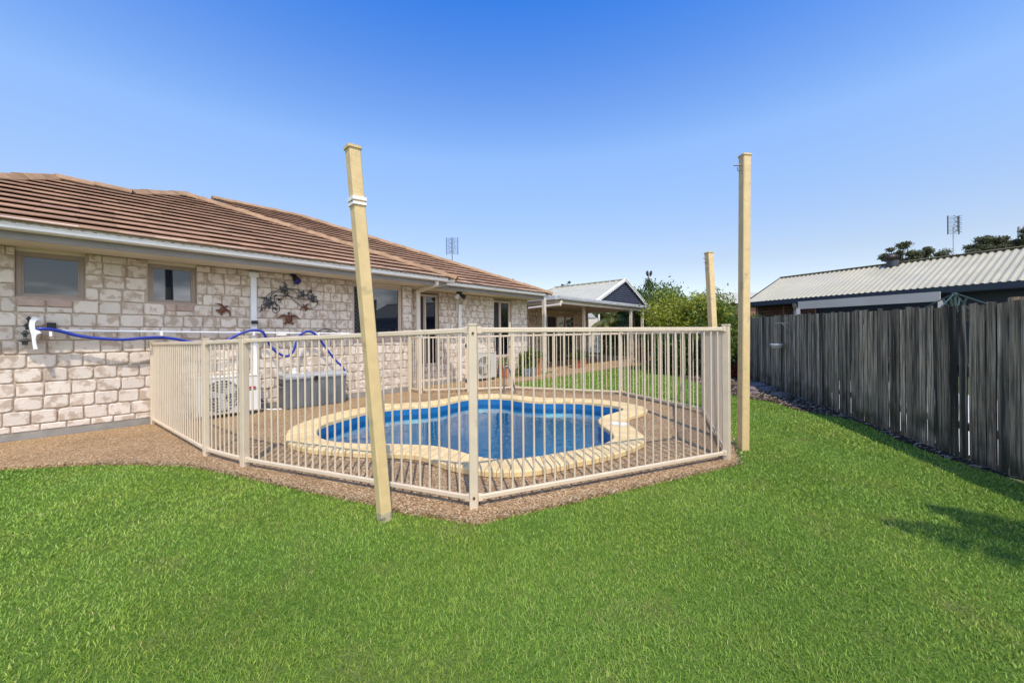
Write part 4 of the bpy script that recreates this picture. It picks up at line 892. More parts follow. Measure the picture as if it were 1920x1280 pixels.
# turtles and metal scroll work
def zp(zx, zy, off=.03): return wp(460+zx/8.535, 490+zy/8.535, off)
def turtle(c, L, ang, m, name, label, parent=None, off=.03, fl=1.0, straight=False):
    """flat pressed-metal sea turtle: domed shell, head, four flippers"""
    cy, cz = c; ca, sa = math.cos(ang), math.sin(ang)
    def tr(x, y): return (cy + (x*ca - y*sa)*L, cz + (x*sa + y*ca)*L)
    mb = MB(); X = XA+off
    n = 18; ring = [(.30*math.cos(t), .40*math.sin(t)*(1.0 if math.sin(t) > 0 else 1.12)) for t in np.linspace(0, 2*math.pi, n, endpoint=False)]
    levels = [(1, -.006), (1, .004), (.86, .016), (.5, .028)]; vs = []; fs = []
    for s_, h in levels: vs += [(X+h*L/.3, *tr(x*s_, y*s_)) for x, y in ring]
    vs.append((X+.032*L/.3, *tr(0, 0)))
    for k in range(3):
        for i in range(n): fs.append((k*n+i, k*n+(i+1)%n, (k+1)*n+(i+1)%n, (k+1)*n+i))
    fs += [(3*n+i, 3*n+(i+1)%n, 4*n) for i in range(n)] + [tuple(range(n-1, -1, -1))]
    sh_ = MB().add(vs, fs)
    shapes = [[(-.09,.36), (-.05,.42), (-.11,.50), (-.10,.60), (0,.67), (.10,.60), (.11,.50), (.05,.42), (.09,.36)]]
    for s_ in (-1, 1):
        shapes.append([(s_*.20,.32), (s_*.45,.42*fl), (s_*.72,.30*fl), (s_*.98,.02*fl), (s_*1.02,-.10*fl), (s_*.80,.08), (s_*.55,.18), (s_*.27,.12)])
        shapes.append([(s_*.14,-.36), (s_*.25,-.26), (s_*.42,-.42), (s_*.40,-.60), (s_*.26,-.58), (s_*.22,-.48)])
    shapes.append([(-.05,-.43), (.05,-.43), (0,-.56)])
    for sh in shapes: mb.prism([(X-.004, *tr(x, y)) for x, y in sh], (.009, 0, 0))
    if parent is None:
        o = empty(name, (X, cy, cz), label, 'wall art', 'turtle wall ornaments'); sh_.build('turtle_shell', m, o, smooth=True); mb.build('flippers', m, o); return o
    body = sh_.build('turtle', m, parent, smooth=True); mb.build('flippers', m, body); return body
wa = empty('turtle_scroll_ornament', tuple(zp(620, 560)), 'dark metal scroll work with five small sea turtles on the brick wall', 'wall art')
def W2(p): return (p.y, p.z)
def lpx(a, b): return (zp(*a)-zp(*b)).length
turtle(W2(zp(630, 445)), .130, math.radians(-78), 'pewter', '', '', wa)
turtle(W2(zp(375, 655)), .145, math.radians(-28), 'pewter', '', '', wa)
turtle(W2(zp(918, 525)), .115, math.radians(200), 'pewter', '', '', wa)
turtle(W2(zp(1085, 590)), .115, math.radians(155), 'pewter', '', '', wa)
turtle(W2(zp(963, 735)), .105, math.radians(35), 'rust', '', '', wa)
sc_ = MB()
def spiral(cx, cy, r0, r1, turns, a0, rx=.92):
    return [(cx+rx*(r0+(r1-r0)*t)*math.cos(a0+turns*2*math.pi*t), cy+(r0+(r1-r0)*t)*math.sin(a0+turns*2*math.pi*t)) for t in np.linspace(0, 1, 34)]
lines = [spiral(478, 765, 105, 18, 1.45, math.pi*1.0), spiral(540, 640, 68, 14, 1.2, math.pi*.4), spiral(1042, 490, 66, 14, 1.2, .2),
 [(285,665),(330,570),(420,495),(530,458),(600,450)], [(390,585),(440,520),(500,490),(610,500),(690,545)], [(470,640),(470,560),(540,545),(640,545),(700,555)],
 [(570,610),(620,560),(700,550),(760,610),(840,680),(910,720)], [(720,430),(800,440),(880,465)], [(735,450),(800,490),(850,540),(890,560)], [(700,560),(800,580),(920,600),(1030,605)],
 [(1000,745),(1070,755),(1130,720),(1160,650),(1130,590)], [(330,700),(270,770),(225,815)], [(260,690),(262,740),(240,790)], [(330,700),(320,750),(295,800)], [(430,650),(440,730),(485,760)], [(440,560),(480,545),(500,545)]]
for ln in lines:
    cvp = curve([zp(x, y, .02) for x, y in ln], 36); sc_.tube(cvp, .0055, 6)
for x, y in ((490,545),(540,617),(490,762),(1042,487),(1090,645)):
    p = zp(x, y, .02); sc_.lathe((p.x, p.y, p.z), [(.018, -.004), (.018, .006), (.008, .012)], 12, ax='x')
sc_.build('scroll', 'iron', wa, smooth=True)
turtle(W2(zp(697, 915)), .178, math.radians(0), 'rust', 'turtle_ornament', 'larger rusty brown sea turtle ornament facing up, below the metal scroll work')
tp_ = wp(417, 580.5, 0); turtle((tp_.y, tp_.z), .135, math.radians(-45), 'rust', 'turtle_ornament', 'small rusty brown sea turtle ornament alone on the bricks, left of the white duct')
# duct, solar light, flood light, hanging cord, sensor lights
dc = wp(475, 513); dy = onx(475.5, 513, XA+.06).y
t = empty('air_conditioner_duct', (XA, dy, 1.4), 'white square duct running down the brick wall to the air conditioner', 'duct')
MB().bar((XA+.038, dy, .55), (XA+.038, dy, 2.235), .082, .07, up=(1,0,0), bev=.006).build('duct', 'white', t)
MB().box((XA, dy-.066, 2.19), (XA+.088, dy+.066, 2.262)).build('duct_cap', 'offwhite', t)
t = empty('solar_wall_light', (XA+.08, dy+.01, 1.42), 'tiny black solar light fixed on the white duct', 'wall light'); q = onx(477.5, 604, XA+.1)
MB().prism([(XA+.078, q.y-.04, q.z+.03), (XA+.078, q.y+.04, q.z+.03), (XA+.078, q.y+.048, q.z-.02), (XA+.078, q.y-.048, q.z-.02)], (.05, 0, -.01)).build('housing', 'black', t)
MB().box((XA+.079, q.y-.038, q.z-.045), (XA+.115, q.y+.038, q.z-.022)).build('lens', 'offwhite', t)
f0 = wp(549, 515, .03); t = empty('flood_light', tuple(f0), 'black flood light with a blue lens on the brick wall above the scroll work', 'flood light')
f1 = wp(557.5, 527, .13); dd = (f1-f0).normalized()
MB().box((XA, f0.y-.035, f0.z-.02), (XA+.05, f0.y+.035, f0.z+.055)).build('bracket', 'black', t)
o = MB().tube([f0+Vector((.03,0,0)), f0.lerp(f1, .5), f1-dd*.01, f1+dd*.01], [.03, .045, .062, .066], 18); o.build('lamp_housing', 'black', t, smooth=True)
MB().tube([f1+dd*.010, f1+dd*.017, f1+dd*.022], [.060, .060, .03], 18).build('lens', 'lamp_blue', t, smooth=True)
c0 = wp(397, 497, .01); MB().tube([(XA+.014, c0.y, 2.29), (XA+.016, c0.y+.01, 1.6), (XA+.02, c0.y+.012, .6)], .0035, 6).build('wall_cord', 'cord', house)
q = onx(861, 548, XB+.35); t = empty('sensor_light', tuple(q), 'black twin sensor light under the eave of the far wing', 'sensor light'); q.z = ZS
MB().box((q.x-.04, q.y-.06, ZS-.06), (q.x+.04, q.y+.06, ZS-.002)).bar((q.x, q.y, ZS-.06), (q.x+.03, q.y, ZS-.12), .05, .05).build('mount', 'black', t)
for sg, m_ in ((-1, 'offwhite'), (1, 'black')):
    p0 = Vector((q.x+.01, q.y+sg*.05, ZS-.08)); p1 = Vector((q.x+.08, q.y+sg*.13, ZS-.15)); MB().tube([p0, p0.lerp(p1, .4), p1], [.025, .05, .058], 14).build('lamp_head', m_, t, smooth=True)
# air conditioners
def aircon(x0, x1, y0, y1, z0, z1, m, label, logo=False, fan=.38):
    t = empty('air_conditioner', ((x0+x1)/2, (y0+y1)/2, 0), label, 'air conditioner', 'outdoor air conditioner units')
    h = z1-z0; mb = MB(); e = .02
    prof = [(x0, z0), (x1-e, z0), (x1, z0+e), (x1, z1-e), (x1-e, z1), (x0, z1)]
    mb.prism([(x, y0, z) for x, z in prof], (0, y1-y0, 0)); bd = mb.build('casing', m, t)
    MB().box((x0-.005, y0-.006, z1), (x1+.008, y1+.006, z1+.016)).build('top_cover', m, t)
    cy = y0+(y1-y0)*fan; cz = (z0+z1)/2; R = min(h*.44, (y1-y0)*.36)
    MB().lathe((x1+.001, cy, cz), [(R, 0), (R, .006)], 32, ax='x').build('fan_opening', 'dark_grey', t)
    gr = MB()
    for k in range(1, 7): 
        rr = R*k/6; gr.tube([(x1+.022, cy+rr*math.cos(a_), cz+rr*math.sin(a_)) for a_ in np.linspace(0, 2*math.pi, 33)], .003, 5, caps=False)
    for k in range(13):
        yy = cy-R+2*R*k/12; hh = math.sqrt(max(0, R*R-(yy-cy)**2)); gr.tube([(x1+.02, yy, cz-hh), (x1+.02, yy, cz+hh)], .0032, 5)
        zz = cz-R+2*R*k/12; hh = math.sqrt(max(0, R*R-(zz-cz)**2)); gr.tube([(x1+.02, cy-hh, zz), (x1+.02, cy+hh, zz)], .0022, 5)
    gr.build('grille', m, t)
    bl = MB()
    for k in range(3):
        a_ = k*2.094; bl.add([(x1+.010, cy+.03*math.cos(a_), cz+.03*math.sin(a_)), (x1+.008, cy+R*.85*math.cos(a_+.35), cz+R*.85*math.sin(a_+.35)), (x1+.014, cy+R*.85*math.cos(a_+1.1), cz+R*.85*math.sin(a_+1.1)), (x1+.014, cy+.05*math.cos(a_+1.3), cz+.05*math.sin(a_+1.3))], [(0,1,2,3)])
    bl.lathe((x1+.007, cy, cz), [(.05, 0), (.05, .01)], 16, ax='x'); bl.build('fan', 'patio_grey', t)
    ft = MB()
    for yy in (y0+.12, y1-.12): ft.box((x0-.01, yy-.03, .0), (x1+.01, yy+.03, z0))
    ft.build('foot', 'dark_grey', t)
    MB().box((x1+.0005, y1-.30*(y1-y0), z0+.02), (x1+.004, y1-.01, z1-.02)).build('service_panel', m, t)
    if logo:
        l = MB(); ly_, lz = y1-.115, z0+h*.66
        l.prism([(x1+.0045, ly_-.07, lz+.025), (x1+.0045, ly_+.04, lz+.025), (x1+.0045, ly_+.06, lz-.01), (x1+.0045, ly_-.07, lz-.01)], (.002, 0, 0)); l.build('logo', 'red', t)
        MB().box((x1+.0045, ly_-.06, lz-.035), (x1+.006, ly_+.055, lz-.018)).build('logo_strip', 'dark_grey', t)
    MB().tube([(x1-.1, y1+.004, z0+.12), (x1-.08, y1+.05, z0+.12), (x0-.03, y1+.05, z0+.16)], .014, 8).build('pipe', 'dark_grey', t, smooth=True)
    return t
aircon(-7.40, -7.11, .93, 1.74, .045, .60, 'offwhite', 'white outdoor air conditioner with a red mark on the pool deck below the duct', True)
ac2 = onx(893, 712, -7.55); aircon(-7.84, -7.55, 6.75, 7.45, .05, .74, 'beige_ac', 'beige outdoor air conditioner against the far wing, beyond the pool fence', fan=.36)
tag(MB().tube([(-7.35, 1.8, .02), (-7.2, 1.95, .012), (-7.15, 2.05, .012)], .012, 8).build('drain_pipe', 'white', smooth=True), 'short white drain pipe on the deck beside the white air conditioner', 'pipe')
# storage box
bx = empty('storage_box', (-7.2, 2.6, 0), 'long grey plastic storage box with a lighter lid against the brick wall', 'storage box')
x0, x1, y0, y1 = -7.41, -7.04, 2.06, 3.08; mb = MB()
mb.add([(x0,y0+.02,.01),(x1-.015,y0+.02,.01),(x1-.015,y1-.02,.01),(x0,y1-.02,.01),(x0,y0,.50),(x1,y0,.50),(x1,y1,.50),(x0,y1,.50)], [(0,3,2,1),(4,5,6,7),(0,1,5,4),(1,2,6,5),(2,3,7,6),(3,0,4,7)])
bd = mb.build('body', 'boxgrey', bx); mb = MB()
for k in range(9):
    yy = y0+.06+(y1-y0-.12)*k/8; mb.add([(x1-.013, yy-.012, .03), (x1-.006, yy+.004, .03), (x1-.001+.006, yy+.004, .47), (x1, yy-.012, .47)], [(0,1,2,3)]); mb.box((x1-.012, yy-.004, .03), (x1+.005, yy+.004, .47))
mb.box((x1-.01, y0+.0, .475), (x1+.010, y1, .50)); mb.build('rib', 'boxgrey', bd)
mb = MB(); mb.prism([(x0, y0-.012, .502), (x1+.018, y0-.012, .502), (x1+.018, y0-.012, .54), (x1-.03, y0-.012, .565), (x0, y0-.012, .575)], (0, y1-y0+.024, 0)); mb.build('lid', 'lidgrey', bx)
MB().box((-7.30, y0-.006, .385), (-7.16, y0+.0, .43)).build('handle', 'black', bx); MB().box((-7.31, y0-.008, .36), (-7.15, y0, .375)).build('handle_lip', 'lidgrey', bx)
MB().box((x1+.012, 2.52, .46), (x1+.028, 2.60, .53)).build('latch', 'black', bx)
tp = MB(); tp.lathe((-7.22, 2.26, .572), [(.07, 0), (.072, .03), (.05, .045), (.05, .09), (.03, .095)], 14); tp.lathe((-7.12, 2.38, .566), [(.05, 0), (.055, .02), (.01, .03)], 12)
tag(tp.build('skimmer_fitting', 'offwhite', smooth=True), 'pale plastic pool fitting lying on the storage box lid', 'pool fitting')
# dark wire shape hanging on the wall above the box
br2 = MB(); rg2 = random.Random(4)
for k in range(16):
    p = wp(590+rg2.uniform(0, 45), 632, .05); q = wp(592+rg2.uniform(0, 42), 619+rg2.uniform(0, 8), .07); br2.tube([p, p.lerp(q, .5)+Vector((.02, rg2.uniform(-.02, .02), .03)), q], .004, 5)
br2.tube(curve([wp(586, 632, .06), wp(598, 620, .06), (wp(612, 617, .06)), wp(630, 622, .06), wp(640, 632, .06)], 20), .008, 6)
tag(br2.build('leaf_skimmer', 'iron'), 'dark leaf skimmer net hooked on the wall above the storage box', 'leaf skimmer')
# ================================================================== NEIGHBOURS
nd = Vector((-.944, .328, 0)); nw = Vector((.328, .944, 0)); G0 = Vector(cw(9.7, 15.6, 0)); ZG = 2.50
nh = empty('neighbour_house', tuple(G0 - nd*5 + nw*2), 'low house with a pale corrugated roof and dark gutter behind the timber fence', 'house')
def NP_(s_, w, z): p = G0 - nd*s_ + nw*w; return Vector((p.x, p.y, z))     # s_ runs from its left gable end towards the right
Lh, Wr, HR = 16., 2.55, 1.16
mb = MB(); pitch = .15; n_ = int(Lh/pitch*8); vs = []; fs = []
for i in range(n_+1):
    s_ = -.12 + (Lh+.12)*i/n_; dz = .024*max(-1, min(1, 1.6*math.cos(i/8*2*math.pi)+.35))
    for w, z in ((-.05, ZG-.02), (Wr, ZG+HR)): p = NP_(s_, w, z+dz); vs.append(p)
for i in range(n_): fs.append((2*i, 2*i+2, 2*i+3, 2*i+1))
mb.add(vs, fs); mb.add([NP_(-.12, Wr, ZG+HR), NP_(Lh, Wr, ZG+HR), NP_(Lh, 2*Wr, ZG-.02), NP_(-.12, 2*Wr, ZG-.02)], [(0,1,2,3)])
nro = mb.build('roof', 'zinc', nh, recalc=False)
MB().bar(NP_(-.14, Wr, ZG+HR+.015), NP_(Lh, Wr, ZG+HR+.015), .30, .012).build('ridge_cap', 'zinc', nro)
MB().bar(NP_(-.15, -.08, ZG-.04), NP_(-.15, Wr, ZG+HR-.03), .03, .12).bar(NP_(-.15, 2*Wr, ZG-.04), NP_(-.15, Wr, ZG+HR-.03), .03, .12).build('barge_board', 'navy_gutter', nh)
MB().bar(NP_(-.15, -.11, ZG-.11), NP_(Lh, -.11, ZG-.11), .12, .17).build('gutter', 'navy_gutter', nh)
MB().bar(NP_(-.1, .18, ZG-.20), NP_(Lh, .18, ZG-.20), .5, .03).build('soffit', 'navy', nh)
MB().prism([NP_(.05, .42, 0), NP_(Lh, .42, 0), NP_(Lh, .42, ZG-.2), NP_(.05, .42, ZG-.2)], nw*4).build('wall', 'navy_gutter', nh)
MB().prism([NP_(-.02, .45, ZG-.2), NP_(-.02, 2*Wr-.3, ZG-.2), NP_(-.02, Wr, ZG+HR-.15)], -nd*.03).build('gable_wall', 'timber_brown', nh)
lv = MB(); z = 1.2
while z < ZG-.24: lv.prism([NP_(.05, .40, z), NP_(2.1, .40, z), NP_(2.1, .34, z-.035), NP_(.05, .34, z-.035)], (0, 0, .012)); z += .075
for s_ in (.03, 1.05, 2.1): lv.bar(NP_(s_, .36, .4), NP_(s_, .36, ZG-.22), .05, .05)
lv.build('louvre', 'timber_brown', nh)
def nray(u, v, w): # hit the vertical plane at offset w
    return hit(u, v, tuple(nw), nw.dot(G0)+w)
p = nray(1492, 568, -.05); p2 = nray(1493, 600, .1)
MB().tube([nray(1489, 567, -.1), nray(1490, 573, .0), nray(1492, 580, .2), nray(1492, 640, .2)], .07, 8).build('downpipe', 'patio_grey', nh)
# pale beam of a lean-to in front
pb = empty('lean_to_beam', tuple(nray(1630, 590, -1.0)), 'long pale grey beam on posts below the neighbour gutter', 'beam')
A_ = nray(1497, 572.5, -.9); B_ = nray(1763, 555.5, -.9); MB().bar(A_, B_, .06, .26).build('beam', 'grey_beam', pb)
MB().bar((A_.x, A_.y, 0), (A_.x, A_.y, A_.z-.1), .1, .1).bar((B_.x, B_.y, 0), (B_.x, B_.y, B_.z-.1), .1, .1).build('post', 'grey_beam', pb)
# far roof
o3 = Vector(cw(15.0, 27.0, 0)); fh = empty('far_house', tuple(o3), 'distant pale metal roof just showing above the hedge', 'house')
def q3(a, b, z): p = o3 + R0*a + Vector((Fv.x, Fv.y, 0))*b; return (p.x, p.y, z)
mb = MB(); z1_, z2_ = 3.15, 4.12
mb.add([q3(-2.5,-2.5,z1_), q3(4,-2.5,z1_), q3(2.6,0,z2_), q3(-.9,0,z2_), q3(-2.5,2.5,z1_), q3(4,2.5,z1_)], [(0,1,2,3), (3,2,5,4), (0,3,4), (1,5,2)]); mb.build('roof', 'zincg', fh, recalc=False)
MB().prism([q3(-2.2,-2.2,0), q3(3.8,-2.2,0), q3(3.8,2.2,0), q3(-2.2,2.2,0)], (0,0,z1_-.02)).build('wall', 'timber_brown', fh)
# whirlybird, roof aerial
def on_ridge(u):
    r = ray(u, 480); nrm = Vector((nw.x, nw.y, 0)); t_ = (nrm.dot(G0)+Wr)/nrm.dot(Vector((r.x, r.y, 0))); return Vector((0, 0, H))+r*t_
q = on_ridge(1679); q = Vector((q.x, q.y, ZG+HR-.02)) - nw*.25
t = empty('roof_ventilator', tuple(q), 'dark rusty turbine ventilator on the ridge of the corrugated roof', 'roof ventilator')
vm = MB(); vm.lathe(tuple(q), [(.17, -.12), (.16, .10)], 20); vm.build('base', 'dark_grey', t, smooth=True)
vm = MB()
for k in range(22):
    a_ = k*2*math.pi/22; a2_ = a_+.32
    c1 = [(q.x+r_*math.cos(a_+sh), q.y+r_*math.sin(a_+sh), q.z+z) for r_, z, sh in ((.14,.09,0), (.21,.15,.05), (.22,.21,.1), (.18,.28,.15), (.08,.32,.2))]
    c2 = [(q.x+r_*.92*math.cos(a2_+sh), q.y+r_*.92*math.sin(a2_+sh), q.z+z) for r_, z, sh in ((.14,.09,0), (.21,.15,.05), (.22,.21,.1), (.18,.28,.15), (.08,.32,.2))]
    vm.add(c1+c2, [(i, i+1, 6+i, 5+i) for i in range(4)])
vm.build('vane', 'iron', t)
def panel_antenna(q, hgt, wd, ht, zc, name, label, m, m2):
    t = empty(name, tuple(q), label, 'antenna', 'rooftop television antennas'); q = Vector(q)
    rr = R0; MB().tube([q, q+up*hgt], .016, 8).build('mast', m2, t, smooth=True)
    mb = MB(); c = q+up*zc
    for sg in (-1, 1): mb.tube([c+rr*sg*wd/2-up*ht/2, c+rr*sg*wd/2+up*ht/2], .016, 6)
    for k in range(14):
        zz = -ht/2+ht*(k+.5)/14; mb.tube([c-rr*wd/2+up*zz, c+rr*wd/2+up*zz], .005, 5)
    mb.build('screen_grid', m, t); mb = MB(); f_ = Vector((Fv.x, Fv.y, 0))
    for zz in (-.3, -.1, .1, .3):
        for sg in (-1, 1): mb.tube([c+up*zz*ht*1.2-f_*.12, c+up*(zz*ht*1.2+.05)-f_*.12+rr*sg*.13], .007, 5); mb.tube([c+up*zz*ht*1.2-f_*.12, c+up*(zz*ht*1.2-.05)-f_*.12+rr*sg*.13], .007, 5)
    mb.tube([c-f_*.12-up*ht*.4, c-f_*.12+up*ht*.4], .009, 6); mb.build('bow_tie', m, t)
q = on_ridge(1788); panel_antenna((q.x, q.y, ZG+HR-.02), .95, .36, .60, 1.02, 'tv_antenna', 'grid television antenna on a mast above the corrugated roof', 'pewter', 'patio_grey')
# house aerial stands on the far slope just behind the hip
r = ray(848, 491); t_ = 13.2; q = Vector((0,0,H))+r*t_; panel_antenna(q-up*.25, 1.1, .39, .58, .79, 'tv_antenna', 'grid television antenna behind the hip of the brown tiled roof', 'antenna', 'steel')
# rotary clothes hoist behind the fence
q = Vector((0,0,H))+ray(1790, 549.5)*6.9; t = empty('clothes_hoist', (q.x, q.y, 0), 'green rotary clothes hoist whose top shows over the timber fence', 'clothes hoist')
MB().tube([(q.x, q.y, 0), (q.x, q.y, q.z)], .024, 10).lathe((q.x, q.y, q.z-.05), [(.04, 0), (.045, .04), (.02, .06)], 12).build('pole', 'green_metal', t, smooth=True)
c = Vector((q.x, q.y, q.z)); mb = MB(); ln = MB(); tips = []
for k in range(4):
    a_ = FA+.35+k*math.pi/2; d_ = Vector((math.cos(a_), math.sin(a_), 0)); tip = c+d_*.95-up*.55; tips.append((d_, tip)); mb.tube([c, tip], .010, 8); mb.tube([c-up*.5, c.lerp(tip, .16)], .018, 8)
mb.build('arm', 'green_metal', t)
for k in range(4):
    for f_ in (.5, .7, .9): ln.tube([c.lerp(tips[k][1], f_), c.lerp(tips[(k+1)%4][1], f_)], .002, 4)
ln.build('line', 'wire', t)
q = Vector((0,0,H))+ray(1910, 470)*70; t = empty('street_lamp', (q.x, q.y, 0), 'tall grey street lamp far behind the corrugated roof at the right', 'street lamp')
zt = (Vector((0,0,H))+ray(1912, 424)*70).z
MB().tube(curve([(q.x,q.y,0), (q.x,q.y,zt-2), (q.x+R0.x*.2, q.y+R0.y*.2, zt-.6), (q.x+R0.x*.9, q.y+R0.y*.9, zt), (q.x+R0.x*2.2, q.y+R0.y*2.2, zt+.1)], 30), .16, 8).build('mast', 'steel', t, smooth=True)
e_ = Vector((q.x, q.y, zt+.1))+R0*2.2; MB().bar(e_, e_+R0*1.0, .4, .2, w2=.25, h2=.1).build('lamp_head', 'patio_grey', t)
# narrow cream shed beyond the patio
q = Vector((0,0,H))+ray(1112, 625)*26; t = empty('garden_shed', (q.x, q.y, 0), 'narrow cream metal shed with a small grey roof beyond the patio cover', 'shed'); f_ = Vector((Fv.x, Fv.y, 0)); q.z = 0
def q4(a, b, z): p = q+R0*a+f_*b; return (p.x, p.y, z)
MB().prism([q4(-.30,0,0), q4(.32,0,0), q4(.32,1.4,0), q4(-.30,1.4,0)], (0,0,2.35)).build('wall', 'soffit', t)
MB().prism([q4(-.36,-.05,2.36), q4(.2,-.05,2.36), q4(-.1,-.05,2.68), q4(-.36,-.05,2.70)], f_*1.5).build('roof', 'patio_grey', t)
MB().prism([q4(-.21,-.02,.1), q4(.08,-.02,.1), q4(.08,-.02,1.85), q4(-.21,-.02,1.85)], f_*.015).build('door', 'soffit', t)
MB().tube([q4(.40,-.04,2.6), q4(.40,-.04,.0)], .06, 8).build('downpipe', 'white_metal', t)
# pale tin wall far behind the plants closes the yard
fw = tag(MB().prism([(-18.5, 30, 0), (-1.5, 31, 0), (-1.5, 31.05, 0), (-18.5, 30.05, 0)], (0,0,1.8)).build('back_fence', 'wood'), 'dark paling fence at the very back of the yard behind the plants', 'fence')

# ================================================================== PLANTS
def leaves(centres, radii, n, size, name, m, parent, seed, asp=.45, up_bias=.25, tone=None, hole=.0, surf=.55):
    """leaf quads scattered in noisy clumps round several centres; tone rises with a leaf's own random shade"""
    rg = np.random.default_rng(seed); C_ = np.array(centres, float); R_ = np.array(radii, float)
    vol = R_.prod(1)**(2/3); pr_ = vol/vol.sum(); idx = rg.choice(len(C_), n, p=pr_)
    d = rg.normal(size=(n, 3)); d /= np.linalg.norm(d, axis=1, keepdims=True)
    rad = rg.random(n)**(1/3); rad = np.where(rg.random(n) < surf, .80+.2*rad, rad); rad = np.where(rg.random(n) < .13, rad*rg.uniform(1.05, 1.45, n), rad)
    lob = 1 + .30*np.sin(d[:, 0]*5+idx*1.7)*np.sin(d[:, 1]*6+idx) + .14*np.sin(d[:, 2]*9+d[:, 0]*7+idx*2.1)
    P = C_[idx] + d*R_[idx]*(rad*lob)[:, None]
    P = P[P[:, 2] > .02]; n = len(P); d = d[:n]
    nr = rg.normal(size=(n, 3)); nr[:, 2] += up_bias*2; nr /= np.linalg.norm(nr, axis=1, keepdims=True)
    t1 = np.cross(nr, rg.normal(size=(n, 3))); t1 /= np.linalg.norm(t1, axis=1, keepdims=True); t2 = np.cross(nr, t1)
    L = size*rg.uniform(.6, 1.35, n)[:, None]; w = L*asp
    V = np.empty((n, 4, 3)); V[:, 0] = P-t1*L; V[:, 1] = P+t2*w*.9-t1*L*.1; V[:, 2] = P+t1*L-nr*L*.25; V[:, 3] = P-t2*w*.9-t1*L*.1
    hf = np.sin(P[:, 0]*3.1+P[:, 2]*2.2)*np.sin(P[:, 1]*2.7+P[:, 2]*3.3); r = np.clip(rg.beta(2, 2.6, n) + .16*hf, 0, 1)
    return raw(name, V.reshape(-1, 3), np.arange(n*4).reshape(-1, 4), r, m, parent)
def branches(base, tips, r0, m='bark', name='trunk', parent=None, seed=1, trunk_h=.45):
    rg = random.Random(seed); mb = MB(); b = Vector(base); mean = sum((Vector(t) for t in tips), Vector())/len(tips)
    fork = b.lerp(Vector((mean.x, mean.y, b.z+(mean.z-b.z)*trunk_h)), 1)
    mb.tube(curve([b, b.lerp(fork, .5)+Vector((rg.uniform(-.05,.05), rg.uniform(-.05,.05), 0)), fork], 10), [r0*(1-.045*i) for i in range(len(curve([b, b, fork], 10)))], 8)
    for t_ in tips:
        t_ = Vector(t_); md = fork.lerp(t_, .5)+Vector((rg.uniform(-.12,.12), rg.uniform(-.12,.12), -.05))*(t_-fork).length*.5
        c_ = curve([fork, md, t_], 8); mb.tube(c_, [r0*.55*(1-.8*i/len(c_)) for i in range(len(c_))], 6)
    return mb.build(name, m, parent)
def shrub(base, h, w, n, size, m, label, seed, cat='shrub', name='shrub', group=None, k=9, dp=None, low=.12):
    rg = random.Random(seed); b = Vector(base); t = empty(name, (b.x, b.y, 0), label, cat, group); cs = []; rs = []; dp = dp or w
    for i in range(k):
        a_ = rg.uniform(0, 2*math.pi); q = math.sqrt(rg.random())*.62; zz = low*h + (h*(1-low))*rg.uniform(.18, .84); sh = 1-.12*max(0, (zz/h-.6)/.4)
        s_ = rg.uniform(.24, .40); r_ = Vector((R0.x, R0.y, 0)); ff = Vector((Fv.x, Fv.y, 0))
        c_ = b + r_*(math.cos(a_)*q*w/2*sh*1.3) + ff*(math.sin(a_)*q*dp/2*sh*1.3); cs.append((c_.x, c_.y, zz)); rs.append((w*s_*.85, w*s_*.85, min(h*s_*.75, h-zz+.1)))
    branches((b.x, b.y, -.03), [c for c in cs[:6]], .05+.01*h, parent=t, name='trunk', seed=seed)
    leaves(cs, rs, n, size, 'crown', m, t, seed); return t
def B_(u, Z, off=0): p = Vector((0,0,H))+ray(u, 629)*Z; return (p.x, p.y, 0)
shrub(B_(1238, 21.5), 4.05, 3.6, 17000, .075, 'leaf_dark', 'tall dark green tree directly right of the slatted gable', 31, 'tree', 'tree', 'trees and shrubs behind the hedge', 12)
shrub(B_(1180, 23.5), 3.7, 2.4, 7000, .09, 'leaf_dark', 'dark green shrub seen under the patio roof behind the palms', 32, 'shrub', 'shrub', 'trees and shrubs behind the hedge', 8)
shrub(B_(1268, 16.0), 3.0, 2.3, 12000, .06, 'leaf_mid', 'mid green bushy tree between the gable and the lime shrub', 33, 'tree', 'tree', 'trees and shrubs behind the hedge', 11)
shrub(B_(1285, 12.6), 2.38, 2.3, 17000, .045, 'leaf_lime', 'large lime yellow leafy shrub left of the far shade sail post', 34, 'shrub', 'shrub', 'hedge shrubs along the lawn', 14)
shrub(B_(1296, 14.6), 2.65, 2.2, 9000, .055, 'leaf_mid', 'green shrub with a ragged top behind the lime yellow shrub', 35, 'shrub', 'shrub', 'hedge shrubs along the lawn', 9)
shrub(B_(1352, 12.2), 2.08, 2.0, 16000, .045, 'leaf_mid', 'yellow green shrub between the two right hand shade sail posts', 36, 'shrub', 'shrub', 'hedge shrubs along the lawn', 13)
shrub(B_(1385, 12.6), 1.9, 1.3, 6000, .045, 'leaf_dark', 'low dark shrub behind the tallest sail post beside the timber fence', 37, 'shrub', 'shrub', 'hedge shrubs along the lawn', 8)
shrub(B_(1254, 13.6), 1.9, 1.6, 9000, .045, 'leaf_dark', 'dark hedge shrub at the back edge of the lawn, farthest left', 38, 'shrub', 'shrub', 'hedge shrubs along the lawn', 9, low=.0)
shrub(B_(1266, 11.9), 1.55, 1.3, 8000, .04, 'leaf_dark', 'low dark hedge shrub in front of the lime yellow one', 39, 'shrub', 'shrub', 'hedge shrubs along the lawn', 8, low=.0)
shrub(B_(1312, 11.3), 1.5, 1.4, 8000, .04, 'leaf_dark', 'low dark hedge shrub seen through the far fence corner', 40, 'shrub', 'shrub', 'hedge shrubs along the lawn', 8, low=.0)
